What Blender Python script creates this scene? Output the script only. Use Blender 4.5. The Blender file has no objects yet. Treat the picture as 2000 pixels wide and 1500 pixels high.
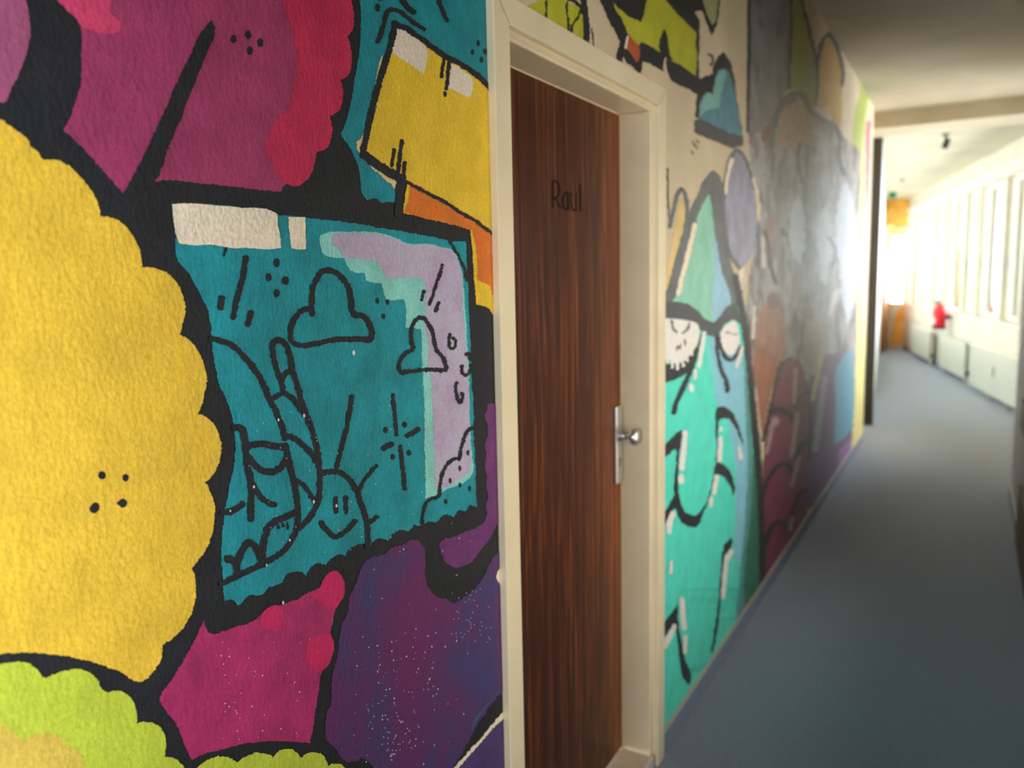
import bpy, bmesh, math, random
from mathutils import Vector, Matrix, noise
from mathutils.geometry import tessellate_polygon
random.seed(7)
SC = bpy.context.scene
COL = SC.collection

# ------------------------------------------------------------------ camera
FPX = 1551.75
CAM = Vector((0.80, 0.0, 1.52))
RV = Vector((0.8675977, 0.4967999, -0.0215412))
UV = Vector((-0.0453304, 0.1221541, 0.9914754))
FV = Vector((-0.4951963, 0.8592254, -0.1285007))
cd = bpy.data.cameras.new('camera')
cam = bpy.data.objects.new('camera', cd)
COL.objects.link(cam)
m = Matrix((( RV.x, UV.x, -FV.x, CAM.x), (RV.y, UV.y, -FV.y, CAM.y), (RV.z, UV.z, -FV.z, CAM.z), (0, 0, 0, 1)))
cam.matrix_world = m
cd.sensor_fit = 'HORIZONTAL'
cd.sensor_width = 36.0
cd.lens = FPX / 2000.0 * 36.0
cd.clip_start = 0.02
cd.dof.use_dof = True
cd.dof.focus_distance = 1.15
cd.dof.aperture_fstop = 3.1
SC.camera = cam

# ------------------------------------------------------------------ world, exposure
SKY = 15.0
w = bpy.data.worlds.new('overcast_sky')
SC.world = w
w.use_nodes = True
bg = w.node_tree.nodes['Background']
bg.inputs['Color'].default_value = (0.90, 0.96, 1.06, 1)
bg.inputs['Strength'].default_value = SKY
SC.view_settings.view_transform = 'Standard'
SC.view_settings.look = 'None'
SC.view_settings.gamma = 1.0
SC.view_settings.use_curve_mapping = False
SC.view_settings.exposure = 0.30
SC.cycles.use_denoising = True
SC.cycles.max_bounces = 14
SC.cycles.diffuse_bounces = 8
SC.cycles.glossy_bounces = 4
SC.cycles.transparent_max_bounces = 12
SC.cycles.sample_clamp_indirect = 12.0
SC.cycles.caustics_reflective = False
SC.cycles.caustics_refractive = False

# far corridor geometry (window wall runs at an angle)
WA = Vector((1.26, 10.39)); WD = Vector((-0.2117, 0.9773)); WN = Vector((-0.9773, -0.2117))   # WN points into the corridor
def wwp(s, off=0.0, z=0.0):
    p = WA + WD * s + WN * off
    return Vector((p.x, p.y, z))
S0, S1 = -4.20, 7.40
SW = -3.15
MULL = [-1.85, -1.05, 0.2, 1.0, 2.2, 3.0, 4.25, 5.2, 6.3, 7.2]
SILL, WTOP, CEIL = 0.92, 2.62, 2.96

def portal(loc, xdir, n, sx, sy):
    l = bpy.data.lights.new('daylight_portal', 'AREA')
    l.shape = 'RECTANGLE'; l.size = sx; l.size_y = sy
    l.cycles.is_portal = True
    o = bpy.data.objects.new('daylight_portal', l); COL.objects.link(o)
    zx = Vector((xdir.x, xdir.y, 0)).normalized(); zz = -n.normalized(); yy = zz.cross(zx)
    o.matrix_world = Matrix(((zx.x, yy.x, zz.x, loc.x), (zx.y, yy.y, zz.y, loc.y), (zx.z, yy.z, zz.z, loc.z), (0, 0, 0, 1)))
portal(wwp((SW + S1) / 2, -0.25, 1.77), Vector((WD.x, WD.y, 0)), Vector((WN.x, WN.y, 0)), S1 - SW + 0.1, 1.75)
BACK_Y = -2.3
portal(Vector((0.50, BACK_Y - 0.12, 1.60)), Vector((1, 0, 0)), Vector((0, 1, 0)), 1.0, 1.7)
XR = 1.10            # near right wall
RWIN = [(-1.85, -0.12, 0.62, 2.05), (0.95, 4.05, 0.46, 2.00)]     # y0, y1, z0, z1 of unseen right-wall windows added for light, the second with glass tinted to dim it
for ya, yb, RZ0, RZ1 in RWIN: portal(Vector((XR + 0.14, (ya + yb) / 2, (RZ0 + RZ1) / 2)), Vector((0, 1, 0)), Vector((-1, 0, 0)), yb - ya, RZ1 - RZ0)

# ------------------------------------------------------------------ helpers
def s2l(c):
    c = c / 255.0
    return c / 12.92 if c <= 0.04045 else ((c + 0.055) / 1.055) ** 2.4
def lin(rgb): return (s2l(rgb[0]), s2l(rgb[1]), s2l(rgb[2]), 1.0)

def newmat(name):
    mt = bpy.data.materials.new(name); mt.use_nodes = True
    nt = mt.node_tree
    return mt, nt, nt.nodes['Principled BSDF']
def noise_node(nt, scale, detail=3.0, rough=0.55, vec=None):
    n = nt.nodes.new('ShaderNodeTexNoise')
    n.inputs['Scale'].default_value = scale; n.inputs['Detail'].default_value = detail; n.inputs['Roughness'].default_value = rough
    if vec is not None: nt.links.new(vec, n.inputs['Vector'])
    return n
def position(nt, scale=None):
    g = nt.nodes.new('ShaderNodeNewGeometry')
    if scale is None: return g.outputs['Position']
    mp = nt.nodes.new('ShaderNodeMapping'); mp.inputs['Scale'].default_value = scale
    nt.links.new(g.outputs['Position'], mp.inputs['Vector'])
    return mp.outputs['Vector']
def add_bump(nt, b, height, dist, strength):
    bp = nt.nodes.new('ShaderNodeBump'); bp.inputs['Distance'].default_value = dist; bp.inputs['Strength'].default_value = strength
    nt.links.new(height, bp.inputs['Height']); nt.links.new(bp.outputs['Normal'], b.inputs['Normal'])
def ramp(nt, fac, stops):
    r = nt.nodes.new('ShaderNodeValToRGB'); e = r.color_ramp.elements
    while len(e) < len(stops): e.new(0.5)
    for k, (p, c) in enumerate(stops): e[k].position = p; e[k].color = lin(c) if len(c) == 3 else c
    nt.links.new(fac, r.inputs['Fac'])
    return r.outputs['Color']

MATS = {}
def simple(name, rgb, rough=0.5, metal=0.0, var=0.0, vscale=8.0, bump=None, spec=0.5):
    if name in MATS: return MATS[name]
    mt, nt, b = newmat(name)
    b.inputs['Roughness'].default_value = rough; b.inputs['Metallic'].default_value = metal
    b.inputs['Specular IOR Level'].default_value = spec
    p = position(nt)
    if var > 0:
        n = noise_node(nt, vscale, 4, 0.6, p)
        lo = tuple(max(0, v * (1 - var)) for v in rgb); hi = tuple(min(255, v * (1 + var)) for v in rgb)
        nt.links.new(ramp(nt, n.outputs['Fac'], [(0.3, lo), (0.7, hi)]), b.inputs['Base Color'])
    else:
        b.inputs['Base Color'].default_value = lin(rgb)
    if bump:
        n2 = noise_node(nt, bump[0], 3, 0.6, p)
        add_bump(nt, b, n2.outputs['Fac'], bump[1], bump[2])
    MATS[name] = mt
    return mt

def plaster_bump(nt, b, strength=0.55):
    p = position(nt, (1.0, 1.0, 0.62))
    n = noise_node(nt, 165.0, 2.5, 0.5, p)
    n2 = noise_node(nt, 45.0, 2.0, 0.5, p)
    mx = nt.nodes.new('ShaderNodeMath'); mx.operation = 'MULTIPLY_ADD'
    nt.links.new(n2.outputs['Fac'], mx.inputs[0]); mx.inputs[1].default_value = 0.8
    nt.links.new(n.outputs['Fac'], mx.inputs[2])
    add_bump(nt, b, mx.outputs[0], 0.0024, strength)

def paint_mat(rgb, rough=0.42, var=0.07, vs=14.0, stops=None, strength=None, streak=None):
    if strength is None: strength = 0.66 if rough > 0.6 else 0.26
    key = ('paint', tuple(rgb), rough, var, str(stops), strength, streak)
    if key in MATS: return MATS[key]
    mt, nt, b = newmat('wall_paint_%d_%d_%d' % tuple(rgb))
    b.inputs['Roughness'].default_value = rough
    b.inputs['Specular IOR Level'].default_value = 0.22 if rough > 0.6 else 0.52
    p = position(nt, streak)
    n = noise_node(nt, vs, 5, 0.65, p)
    if stops is None:
        lo = tuple(max(0, v * (1 - var)) for v in rgb); hi = tuple(min(255, v * (1 + var)) for v in rgb)
        stops = [(0.32, lo), (0.68, hi)]
    col = ramp(nt, n.outputs['Fac'], stops)
    fine = noise_node(nt, 230.0, 3, 0.6, position(nt))
    gain = nt.nodes.new('ShaderNodeMapRange'); gain.inputs['From Min'].default_value = 0.3; gain.inputs['From Max'].default_value = 0.7
    gain.inputs['To Min'].default_value = 0.88; gain.inputs['To Max'].default_value = 1.12
    nt.links.new(fine.outputs['Fac'], gain.inputs['Value'])
    mul = nt.nodes.new('ShaderNodeVectorMath'); mul.operation = 'SCALE'
    nt.links.new(col, mul.inputs[0]); nt.links.new(gain.outputs[0], mul.inputs['Scale'])
    nt.links.new(mul.outputs[0], b.inputs['Base Color'])
    plaster_bump(nt, b, strength)
    MATS[key] = mt
    return mt

def meshobj(name, verts, faces, mat, parent=None, smooth=False, kind=None):
    me = bpy.data.meshes.new(name)
    me.from_pydata([tuple(v) for v in verts], [], faces)
    me.update()
    if mat: me.materials.append(mat)
    if smooth:
        for p in me.polygons: p.use_smooth = True
    o = bpy.data.objects.new(name, me); COL.objects.link(o)
    if parent is not None:
        o.parent = parent
        o.matrix_parent_inverse = parent.matrix_world.inverted()
    if kind: o['kind'] = kind
    return o
def bmobj(name, bm, mat, parent=None, smooth=False, kind=None):
    me = bpy.data.meshes.new(name); bmesh.ops.recalc_face_normals(bm, faces=bm.faces); bm.to_mesh(me); bm.free()
    if mat: me.materials.append(mat)
    if smooth:
        for p in me.polygons: p.use_smooth = True
    o = bpy.data.objects.new(name, me); COL.objects.link(o)
    if parent is not None:
        o.parent = parent
        o.matrix_parent_inverse = parent.matrix_world.inverted()
    if kind: o['kind'] = kind
    return o
def empty(name, loc, label=None, cat=None, kind=None, group=None):
    o = bpy.data.objects.new(name, None); COL.objects.link(o); o.location = loc; o.empty_display_size = 0.1
    bpy.context.view_layer.update()
    tag(o, label, cat, kind, group)
    return o
def tag(o, label=None, cat=None, kind=None, group=None):
    if label: o['label'] = label
    if cat: o['category'] = cat
    if kind: o['kind'] = kind
    if group: o['group'] = group
    return o
def box(bm, lo, hi, M=None, bev=0.0):
    vs = []
    for x in (lo[0], hi[0]):
        for y in (lo[1], hi[1]):
            for z in (lo[2], hi[2]):
                v = Vector((x, y, z)); vs.append(bm.verts.new(M @ v if M else v))
    fs = [bm.faces.new([vs[i] for i in q]) for q in ((0, 1, 3, 2), (4, 6, 7, 5), (0, 4, 5, 1), (2, 3, 7, 6), (0, 2, 6, 4), (1, 5, 7, 3))]
    if bev > 0:
        es = set(e for f in fs for e in f.edges)
        bmesh.ops.bevel(bm, geom=list(es), offset=bev, segments=2, affect='EDGES', profile=0.5)
def boxobj(name, lo, hi, mat, parent=None, bev=0.0, M=None, kind=None):
    bm = bmesh.new(); box(bm, lo, hi, M, bev)
    return bmobj(name, bm, mat, parent, kind=kind)
def lathe(bm, prof, M, seg=24):
    rings = []
    for r, h in prof:
        if r < 1e-6: rings.append([bm.verts.new(M @ Vector((0, 0, h)))])
        else: rings.append([bm.verts.new(M @ Vector((r * math.cos(2 * math.pi * k / seg), r * math.sin(2 * math.pi * k / seg), h))) for k in range(seg)])
    for a, b in zip(rings, rings[1:]):
        for k in range(seg):
            k2 = (k + 1) % seg
            if len(a) == 1 and len(b) == 1: continue
            if len(a) == 1: bm.faces.new((a[0], b[k], b[k2]))
            elif len(b) == 1: bm.faces.new((a[k], b[0], a[k2]))
            else: bm.faces.new((a[k], b[k], b[k2], a[k2]))
def tube(bm, pts, r, seg=10):
    pts = [Vector(p) for p in pts]; rings = []
    for i, p in enumerate(pts):
        t = (pts[min(i + 1, len(pts) - 1)] - pts[max(i - 1, 0)]).normalized()
        a = t.orthogonal().normalized(); b = t.cross(a)
        rings.append([bm.verts.new(p + r * (math.cos(2 * math.pi * k / seg) * a + math.sin(2 * math.pi * k / seg) * b)) for k in range(seg)])
    for a, b in zip(rings, rings[1:]):
        for k in range(seg): bm.faces.new((a[k], a[(k + 1) % seg], b[(k + 1) % seg], b[k]))
    bm.faces.new(rings[0][::-1]); bm.faces.new(rings[-1])
# matrix that maps local (along wall, outwards, up) of the window wall to the world
MW = Matrix(((WD.x, WN.x, 0, WA.x), (WD.y, WN.y, 0, WA.y), (0, 0, 1, 0), (0, 0, 0, 1)))

# ------------------------------------------------------------------ surface materials
def plaster(name, rgb, rough=0.6, strength=0.5, var=0.05, vs=3.0):
    mt, nt, b = newmat(name)
    b.inputs['Roughness'].default_value = rough
    n = noise_node(nt, vs, 5, 0.6, position(nt))
    lo = tuple(v * (1 - var) for v in rgb); hi = tuple(min(255, v * (1 + var)) for v in rgb)
    nt.links.new(ramp(nt, n.outputs['Fac'], [(0.3, lo), (0.7, hi)]), b.inputs['Base Color'])
    plaster_bump(nt, b, strength)
    return mt
M_CREAM = plaster('cream_plaster', (212, 192, 158), 0.55, 0.4)
M_WHITE = plaster('white_plaster', (208, 200, 182), 0.6, 0.4)
M_PALE = plaster('pale_plaster', (222, 226, 218), 0.6, 0.4)
M_LILAC = plaster('grey_plaster', (176, 168, 166), 0.6, 0.5)
def ceiling_mat():
    mt, nt, b = newmat('ceiling_plaster')
    b.inputs['Roughness'].default_value = 0.75
    p = position(nt)
    n = noise_node(nt, 1.6, 5, 0.6, p)
    nt.links.new(ramp(nt, n.outputs['Fac'], [(0.3, (182, 170, 143)), (0.7, (204, 192, 164))]), b.inputs['Base Color'])
    n2 = noise_node(nt, 28.0, 4, 0.6, position(nt, (1.0, 0.35, 1.0)))
    add_bump(nt, b, n2.outputs['Fac'], 0.02, 0.35)
    return mt
M_CEIL = ceiling_mat()
def carpet_mat():
    mt, nt, b = newmat('blue_carpet')
    b.inputs['Roughness'].default_value = 0.6
    b.inputs['Sheen Weight'].default_value = 1.0
    b.inputs['Sheen Roughness'].default_value = 0.4
    p = position(nt)
    n = noise_node(nt, 420.0, 3, 0.7, p)
    n3 = noise_node(nt, 60.0, 4, 0.7, p)
    mx = nt.nodes.new('ShaderNodeMath'); mx.operation = 'MULTIPLY_ADD'
    nt.links.new(n3.outputs['Fac'], mx.inputs[0]); mx.inputs[1].default_value = 0.6
    nt.links.new(n.outputs['Fac'], mx.inputs[2])
    nt.links.new(ramp(nt, mx.outputs[0], [(0.55, (42, 53, 70)), (0.8, (70, 85, 110)), (1.05, (106, 123, 154))]), b.inputs['Base Color'])
    add_bump(nt, b, n.outputs['Fac'], 0.004, 0.7)
    return mt
M_CARPET = carpet_mat()
M_SKIRT = simple('carpet_skirting', (122, 132, 150), 0.75, var=0.1, vscale=180, bump=(500, 0.002, 0.5))
M_FRAME = simple('cream_frame_lacquer', (230, 212, 176), 0.30, var=0.03, vscale=5)
M_WIN = simple('window_frame_paint', (226, 220, 202), 0.35)
M_PIER = simple('window_pier_paint', (222, 214, 192), 0.5, var=0.03)
M_RAD = simple('radiator_enamel', (212, 208, 190), 0.35)
M_DARKGAP = simple('shadow_gap_paint', (70, 66, 52), 0.7)
M_POST = simple('dark_brown_steel', (52, 46, 38), 0.4, var=0.1)
M_ALU = simple('brushed_aluminium', (205, 203, 198), 0.32, metal=0.85)
M_STEEL = simple('satin_steel', (196, 192, 186), 0.25, metal=0.9)
M_BLACK = simple('black_plastic', (22, 22, 22), 0.45)
M_MARKER = simple('black_marker_ink', (8, 6, 4), 0.7, spec=0.15)
M_SILL = simple('beige_linoleum', (205, 184, 158), 0.5, var=0.05, vscale=20)
M_LINE = simple('threshold_metal_edge', (225, 220, 212), 0.3, metal=0.3)
def wood_mat(name, dark, mid, light, rough=0.33, sc=(1.0, 26.0, 0.5), sheet=None):
    mt, nt, b = newmat(name)
    b.inputs['Roughness'].default_value = rough; b.inputs['Specular IOR Level'].default_value = 0.25
    p = position(nt, sc)
    warp = noise_node(nt, 1.3, 2, 0.5, position(nt, (1, 2.5, 0.8)))
    ad = nt.nodes.new('ShaderNodeVectorMath'); ad.operation = 'MULTIPLY_ADD'
    nt.links.new(warp.outputs['Color'], ad.inputs[0]); ad.inputs[1].default_value = (0.9, 0.9, 0.9); nt.links.new(p, ad.inputs[2])
    n = noise_node(nt, 3.6, 6, 0.62, ad.outputs[0])
    fine = noise_node(nt, 30.0, 4, 0.6, position(nt, (1.0, 14.0, 0.25)))
    mx = nt.nodes.new('ShaderNodeMath'); mx.operation = 'MULTIPLY_ADD'
    nt.links.new(fine.outputs['Fac'], mx.inputs[0]); mx.inputs[1].default_value = 0.35; nt.links.new(n.outputs['Fac'], mx.inputs[2])
    if sheet:      # veneer tone ramps lighter towards larger y
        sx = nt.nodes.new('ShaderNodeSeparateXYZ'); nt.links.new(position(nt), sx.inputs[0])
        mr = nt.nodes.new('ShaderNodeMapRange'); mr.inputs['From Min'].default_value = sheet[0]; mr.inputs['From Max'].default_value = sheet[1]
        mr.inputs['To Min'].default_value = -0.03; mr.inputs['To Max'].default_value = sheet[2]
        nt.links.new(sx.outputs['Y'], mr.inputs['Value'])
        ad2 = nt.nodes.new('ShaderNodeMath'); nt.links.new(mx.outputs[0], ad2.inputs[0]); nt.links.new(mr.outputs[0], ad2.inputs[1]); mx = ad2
    nt.links.new(ramp(nt, mx.outputs[0], [(0.48, dark), (0.66, mid), (0.86, light)]), b.inputs['Base Color'])
    add_bump(nt, b, fine.outputs['Fac'], 0.0006, 0.3)
    return mt
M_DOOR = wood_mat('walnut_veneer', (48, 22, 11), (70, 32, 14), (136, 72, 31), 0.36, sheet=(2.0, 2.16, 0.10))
M_BROWN = wood_mat('brown_wood', (80, 56, 34), (106, 76, 48), (128, 94, 60), 0.5)
M_OAK = wood_mat('orange_wood', (150, 96, 52), (176, 116, 66), (196, 136, 84), 0.5)
def glass_mat(name='window_glass', tint=(0.95, 0.97, 0.96, 1)):
    mt = bpy.data.materials.new(name); mt.use_nodes = True
    nt = mt.node_tree; nt.nodes.clear()
    out = nt.nodes.new('ShaderNodeOutputMaterial'); mix = nt.nodes.new('ShaderNodeMixShader')
    tr = nt.nodes.new('ShaderNodeBsdfTransparent'); tr.inputs['Color'].default_value = tint
    gl = nt.nodes.new('ShaderNodeBsdfGlossy'); gl.inputs['Roughness'].default_value = 0.02
    fr = nt.nodes.new('ShaderNodeFresnel'); fr.inputs['IOR'].default_value = 1.45
    nt.links.new(fr.outputs[0], mix.inputs[0]); nt.links.new(tr.outputs[0], mix.inputs[1]); nt.links.new(gl.outputs[0], mix.inputs[2])
    nt.links.new(mix.outputs[0], out.inputs['Surface'])
    return mt
M_GLASS = glass_mat()
M_TINT = glass_mat('light_dimming_glass', (0.185, 0.168, 0.138, 1))  # made-up tint that dims and warms daylight from the added window

# ------------------------------------------------------------------ structure: floor, ceiling, walls
YC = 6.30            # end of the near right wall
YE = 17.60           # far end wall
XE = -0.74           # far end of the left wall
def ngon_slab(name, pts, z0, z1, mat, label):
    n = len(pts)
    v = [(x, y, z0) for x, y in pts] + [(x, y, z1) for x, y in pts]
    tris = tessellate_polygon([[Vector((x, y, 0)) for x, y in pts]])
    f = [tuple(t) for t in tris] + [tuple(n + i for i in t) for t in tris] + [(i, (i + 1) % n, n + (i + 1) % n, n + i) for i in range(n)]
    o = meshobj(name, v, f, mat)
    bm = bmesh.new(); bm.from_mesh(o.data); bmesh.ops.recalc_face_normals(bm, faces=bm.faces); bm.to_mesh(o.data); bm.free()
    return tag(o, label, kind='structure')
wc = wwp((YC - WA.y) / WD.y - 0.0)   # window wall at y = YC
we = wwp(S1)
plan = [(-0.20, BACK_Y - 0.25), (XR + 0.2, BACK_Y - 0.25), (XR + 0.2, YC - 0.1), (wc.x + 0.30, YC - 0.15), (we.x + 0.25, YE + 0.15), (XE - 0.2, YE + 0.15), (-0.20, 8.8)]
ngon_slab('floor', plan, -0.12, 0.0, M_CARPET, 'dark blue grey carpet along the corridor')
ngon_slab('ceiling', plan, CEIL, CEIL + 0.15, M_CEIL, 'cream plaster corridor ceiling')

DY0, DY1, DZ = 1.321, 2.283, 2.058       # door frame, outer edges
OY0, OY1, OZ = 1.395, 2.207, 1.992       # hole in the wall
MURAL_END = 7.80
bm = bmesh.new()
box(bm, (-0.2, BACK_Y, 0), (0, OY0, CEIL))
box(bm, (-0.2, OY1, 0), (0, MURAL_END, CEIL))
box(bm, (-0.2, OY0, OZ), (0, OY1, CEIL))
box(bm, (-0.2, MURAL_END, 0), (-0.085, 8.75, CEIL))
WALL = bmobj('wall_left', bm, M_CREAM, kind='structure')
tag(WALL, 'left corridor wall covered with a colourful graffiti mural on textured plaster')
bm = bmesh.new()
ys = [BACK_Y] + [v for w_ in RWIN for v in w_[:2]] + [YC]
for ya, yb in zip(ys[0::2], ys[1::2]): box(bm, (XR, ya, 0), (XR + 0.2, yb, CEIL))
for ya, yb, RZ0, RZ1 in RWIN: box(bm, (XR, ya, 0), (XR + 0.2, yb, RZ0)); box(bm, (XR, ya, RZ1), (XR + 0.2, yb, CEIL))
tag(bmobj('wall_right', bm, M_LILAC, kind='structure'), 'grey right corridor wall at the edge of the picture')
tag(boxobj('wall_return', (XR + 0.2, YC - 0.2, 0), (wc.x + 0.3, YC, CEIL), M_WHITE, kind='structure'), 'wall that turns away from the corridor towards the windows')
# back wall with a tall window behind the camera
bm = bmesh.new()
box(bm, (0, BACK_Y - 0.2, 0), (XR, BACK_Y, 0.75)); box(bm, (0, BACK_Y - 0.2, 2.45), (XR, BACK_Y, CEIL))
box(bm, (0, BACK_Y - 0.2, 0.75), (0.06, BACK_Y, 2.45)); box(bm, (XR - 0.06, BACK_Y - 0.2, 0.75), (XR, BACK_Y, 2.45))
tag(bmobj('wall_back', bm, M_WHITE, kind='structure'), 'white wall with a window behind the viewer')
# far left wall, end wall
def slanted_wall(name, p0, p1, th, z0, z1, mat, label):
    d = (Vector(p1) - Vector(p0)); L = d.length; d.normalize(); n = Vector((-d.y, d.x))
    M = Matrix(((d.x, n.x, 0, p0[0]), (d.y, n.y, 0, p0[1]), (0, 0, 1, 0), (0, 0, 0, 1)))
    return tag(boxobj(name, (0, 0, z0), (L, th, z1), mat, M=M, kind='structure'), label)
slanted_wall('wall_left_far', (-0.01, 8.75), (XE, YE), 0.15, 0, CEIL, M_PALE, 'pale left wall of the bright far corridor')
bm = bmesh.new(); EX0, EX1, EZ0, EZ1 = -0.60, -0.34, 0.90, 2.25
for x0, x1, z0, z1 in ((XE - 0.2, EX0, 0, CEIL), (EX1, we.x + 0.2, 0, CEIL), (EX0, EX1, 0, EZ0), (EX0, EX1, EZ1, CEIL)): box(bm, (x0, YE, z0), (x1, YE + 0.15, z1))
tag(bmobj('wall_end', bm, M_WHITE, kind='structure'), 'bright wall with a window closing the far corridor')
WEND = bpy.data.objects['wall_end']
# window wall: parapet, lintel, piers
bm = bmesh.new()
box(bm, (SW, -0.30, 0), (S1, 0, SILL)); box(bm, (SW, -0.30, WTOP), (S1, 0, CEIL)); box(bm, (S0, -0.30, 0), (SW, 0, CEIL))
WWIN = tag(bmobj('wall_window', bm, M_WHITE, kind='structure'), 'cream parapet and lintel of the far window wall')
WWIN.matrix_world = MW
bpy.context.view_layer.update()
for k, s in enumerate(MULL):
    wd = 0.05 if k % 2 else 0.035
    boxobj('pier', (s - wd, -0.22, SILL), (s + wd, -0.06, WTOP), M_PIER, WWIN, M=MW)
boxobj('window_board', (S0, -0.04, SILL - 0.035), (S1, 0.03, SILL), M_WIN, WWIN, M=MW, bev=0.0)
boxobj('curtain_rail', (S0 + 0.2, 0.0, WTOP + 0.06), (S1, 0.05, WTOP + 0.11), M_WIN, WWIN, M=MW)
# windows between the piers
edges = [SW] + MULL + [S1 - 0.02]
n = 0
for a, b in zip(edges, edges[1:]):
    a2, b2 = a + 0.051, b - 0.051
    if b2 - a2 < 0.1: continue
    n += 1
    e = empty('window_%d' % n, wwp((a2 + b2) / 2, -0.15, SILL), 'bright window in the far corridor', kind='structure', group='far corridor windows')
    bm = bmesh.new(); t = 0.045
    box(bm, (a2, -0.19, SILL), (a2 + t, -0.13, WTOP), MW); box(bm, (b2 - t, -0.19, SILL), (b2, -0.13, WTOP), MW)
    box(bm, (a2 + t, -0.19, SILL), (b2 - t, -0.13, SILL + t), MW); box(bm, (a2 + t, -0.19, WTOP - t), (b2 - t, -0.13, WTOP), MW)
    bmobj('window_frame', bm, M_WIN, e)
    meshobj('pane', [MW @ Vector(v) for v in ((a2 + t, -0.16, SILL + t), (b2 - t, -0.16, SILL + t), (b2 - t, -0.16, WTOP - t), (a2 + t, -0.16, WTOP - t))], [(0, 1, 2, 3)], M_GLASS, e)
    bm = bmesh.new(); box(bm, (b2 - 0.03, -0.128, 1.55), (b2 - 0.012, -0.10, 1.68), MW)
    bmobj('window_handle', bm, M_ALU, e)
# end window
n += 1
e = empty('window_%d' % n, ((EX0 + EX1) / 2, YE + 0.08, EZ0), 'overexposed window in the end wall', kind='structure')
bm = bmesh.new()
for x0, x1, z0, z1 in ((EX0, EX0 + 0.03, EZ0, EZ1), (EX1 - 0.03, EX1, EZ0, EZ1), (EX0 + 0.03, EX1 - 0.03, EZ0, EZ0 + 0.03), (EX0 + 0.03, EX1 - 0.03, EZ1 - 0.03, EZ1)): box(bm, (x0, YE + 0.05, z0), (x1, YE + 0.10, z1))
bmobj('window_frame', bm, M_WIN, e)
meshobj('pane', [(EX0 + 0.03, YE + 0.075, EZ0 + 0.03), (EX1 - 0.03, YE + 0.075, EZ0 + 0.03), (EX1 - 0.03, YE + 0.075, EZ1 - 0.03), (EX0 + 0.03, YE + 0.075, EZ1 - 0.03)], [(0, 1, 2, 3)], M_GLASS, e)
# rear window
n += 1
e = empty('window_%d' % n, (0.55, BACK_Y - 0.1, 0.75), 'tall window behind the viewer', kind='structure')
bm = bmesh.new()
for lo, hi in (((0.06, 0.75), (0.11, 2.45)), ((XR - 0.11, 0.75), (XR - 0.06, 2.45)), ((0.11, 0.75), (XR - 0.11, 0.80)), ((0.11, 2.40), (XR - 0.11, 2.45)), ((0.53, 0.80), (0.57, 2.40))):
    box(bm, (lo[0], BACK_Y - 0.12, lo[1]), (hi[0], BACK_Y - 0.06, hi[1]))
bmobj('window_frame', bm, M_WIN, e)
for x0, x1 in ((0.11, 0.53), (0.57, XR - 0.11)):
    meshobj('pane', [(x0, BACK_Y - 0.09, 0.80), (x1, BACK_Y - 0.09, 0.80), (x1, BACK_Y - 0.09, 2.40), (x0, BACK_Y - 0.09, 2.40)], [(0, 1, 2, 3)], M_GLASS, e)

for ya, yb, RZ0, RZ1 in RWIN:
    n += 1
    e = empty('window_%d' % n, (XR + 0.12, (ya + yb) / 2, RZ0), 'unseen window added in the right wall to light the mural', kind='structure', group='added right wall windows')
    ym = (ya + yb) / 2
    bm = bmesh.new()
    for y0, y1, z0, z1 in ((ya, ya + 0.05, RZ0, RZ1), (yb - 0.05, yb, RZ0, RZ1), (ya + 0.05, yb - 0.05, RZ0, RZ0 + 0.05), (ya + 0.05, yb - 0.05, RZ1 - 0.05, RZ1), (ym - 0.025, ym + 0.025, RZ0 + 0.05, RZ1 - 0.05)):
        box(bm, (XR + 0.09, y0, z0), (XR + 0.15, y1, z1))
    bmobj('window_frame', bm, M_WIN, e)
    for y0, y1 in ((ya + 0.05, ym - 0.025), (ym + 0.025, yb - 0.05)):
        meshobj('pane', [(XR + 0.12, y0, RZ0 + 0.05), (XR + 0.12, y1, RZ0 + 0.05), (XR + 0.12, y1, RZ1 - 0.05), (XR + 0.12, y0, RZ1 - 0.05)], [(0, 1, 2, 3)], M_TINT if ya > 0 else M_GLASS, e)
# beam over the passage
tag(boxobj('trim_1', (-0.085, 8.10, 2.815), (wwp(-2.0).x - 0.02, 8.65, CEIL), M_CEIL, kind='structure'), 'plaster ceiling beam across the corridor')
# skirting
def skirting(name, y0, y1, x, side, label):
    bm = bmesh.new(); box(bm, (x, y0, 0), (x + side * 0.012, y1, 0.062))
    o = tag(bmobj(name, bm, M_SKIRT, kind='structure'), label)
    boxobj('skirting_lip', (x, y0, 0.062), (x + side * 0.010, y1, 0.071), simple('pale_lip', (190, 178, 160), 0.5), o)
skirting('baseboard_left', BACK_Y, DY0 - 0.002, 0.0, 1, 'blue grey carpet skirting before the door')
skirting('baseboard_left_far', DY1 + 0.002, MURAL_END, 0.0, 1, 'blue grey carpet skirting along the mural behind the door')
skirting('baseboard_right', BACK_Y, YC, XR, -1, 'dark skirting along the right wall')
boxobj('baseboard_window', (S0, 0.0, 0.0), (S1, 0.012, 0.07), M_SKIRT, M=MW, kind='structure')['label'] = 'dark skirting below the far windows'

# ------------------------------------------------------------------ door
DOOR = empty('door_1', (-0.05, 1.80, 0.0), 'walnut veneer door in a cream steel frame within the mural', kind='structure')
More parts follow.
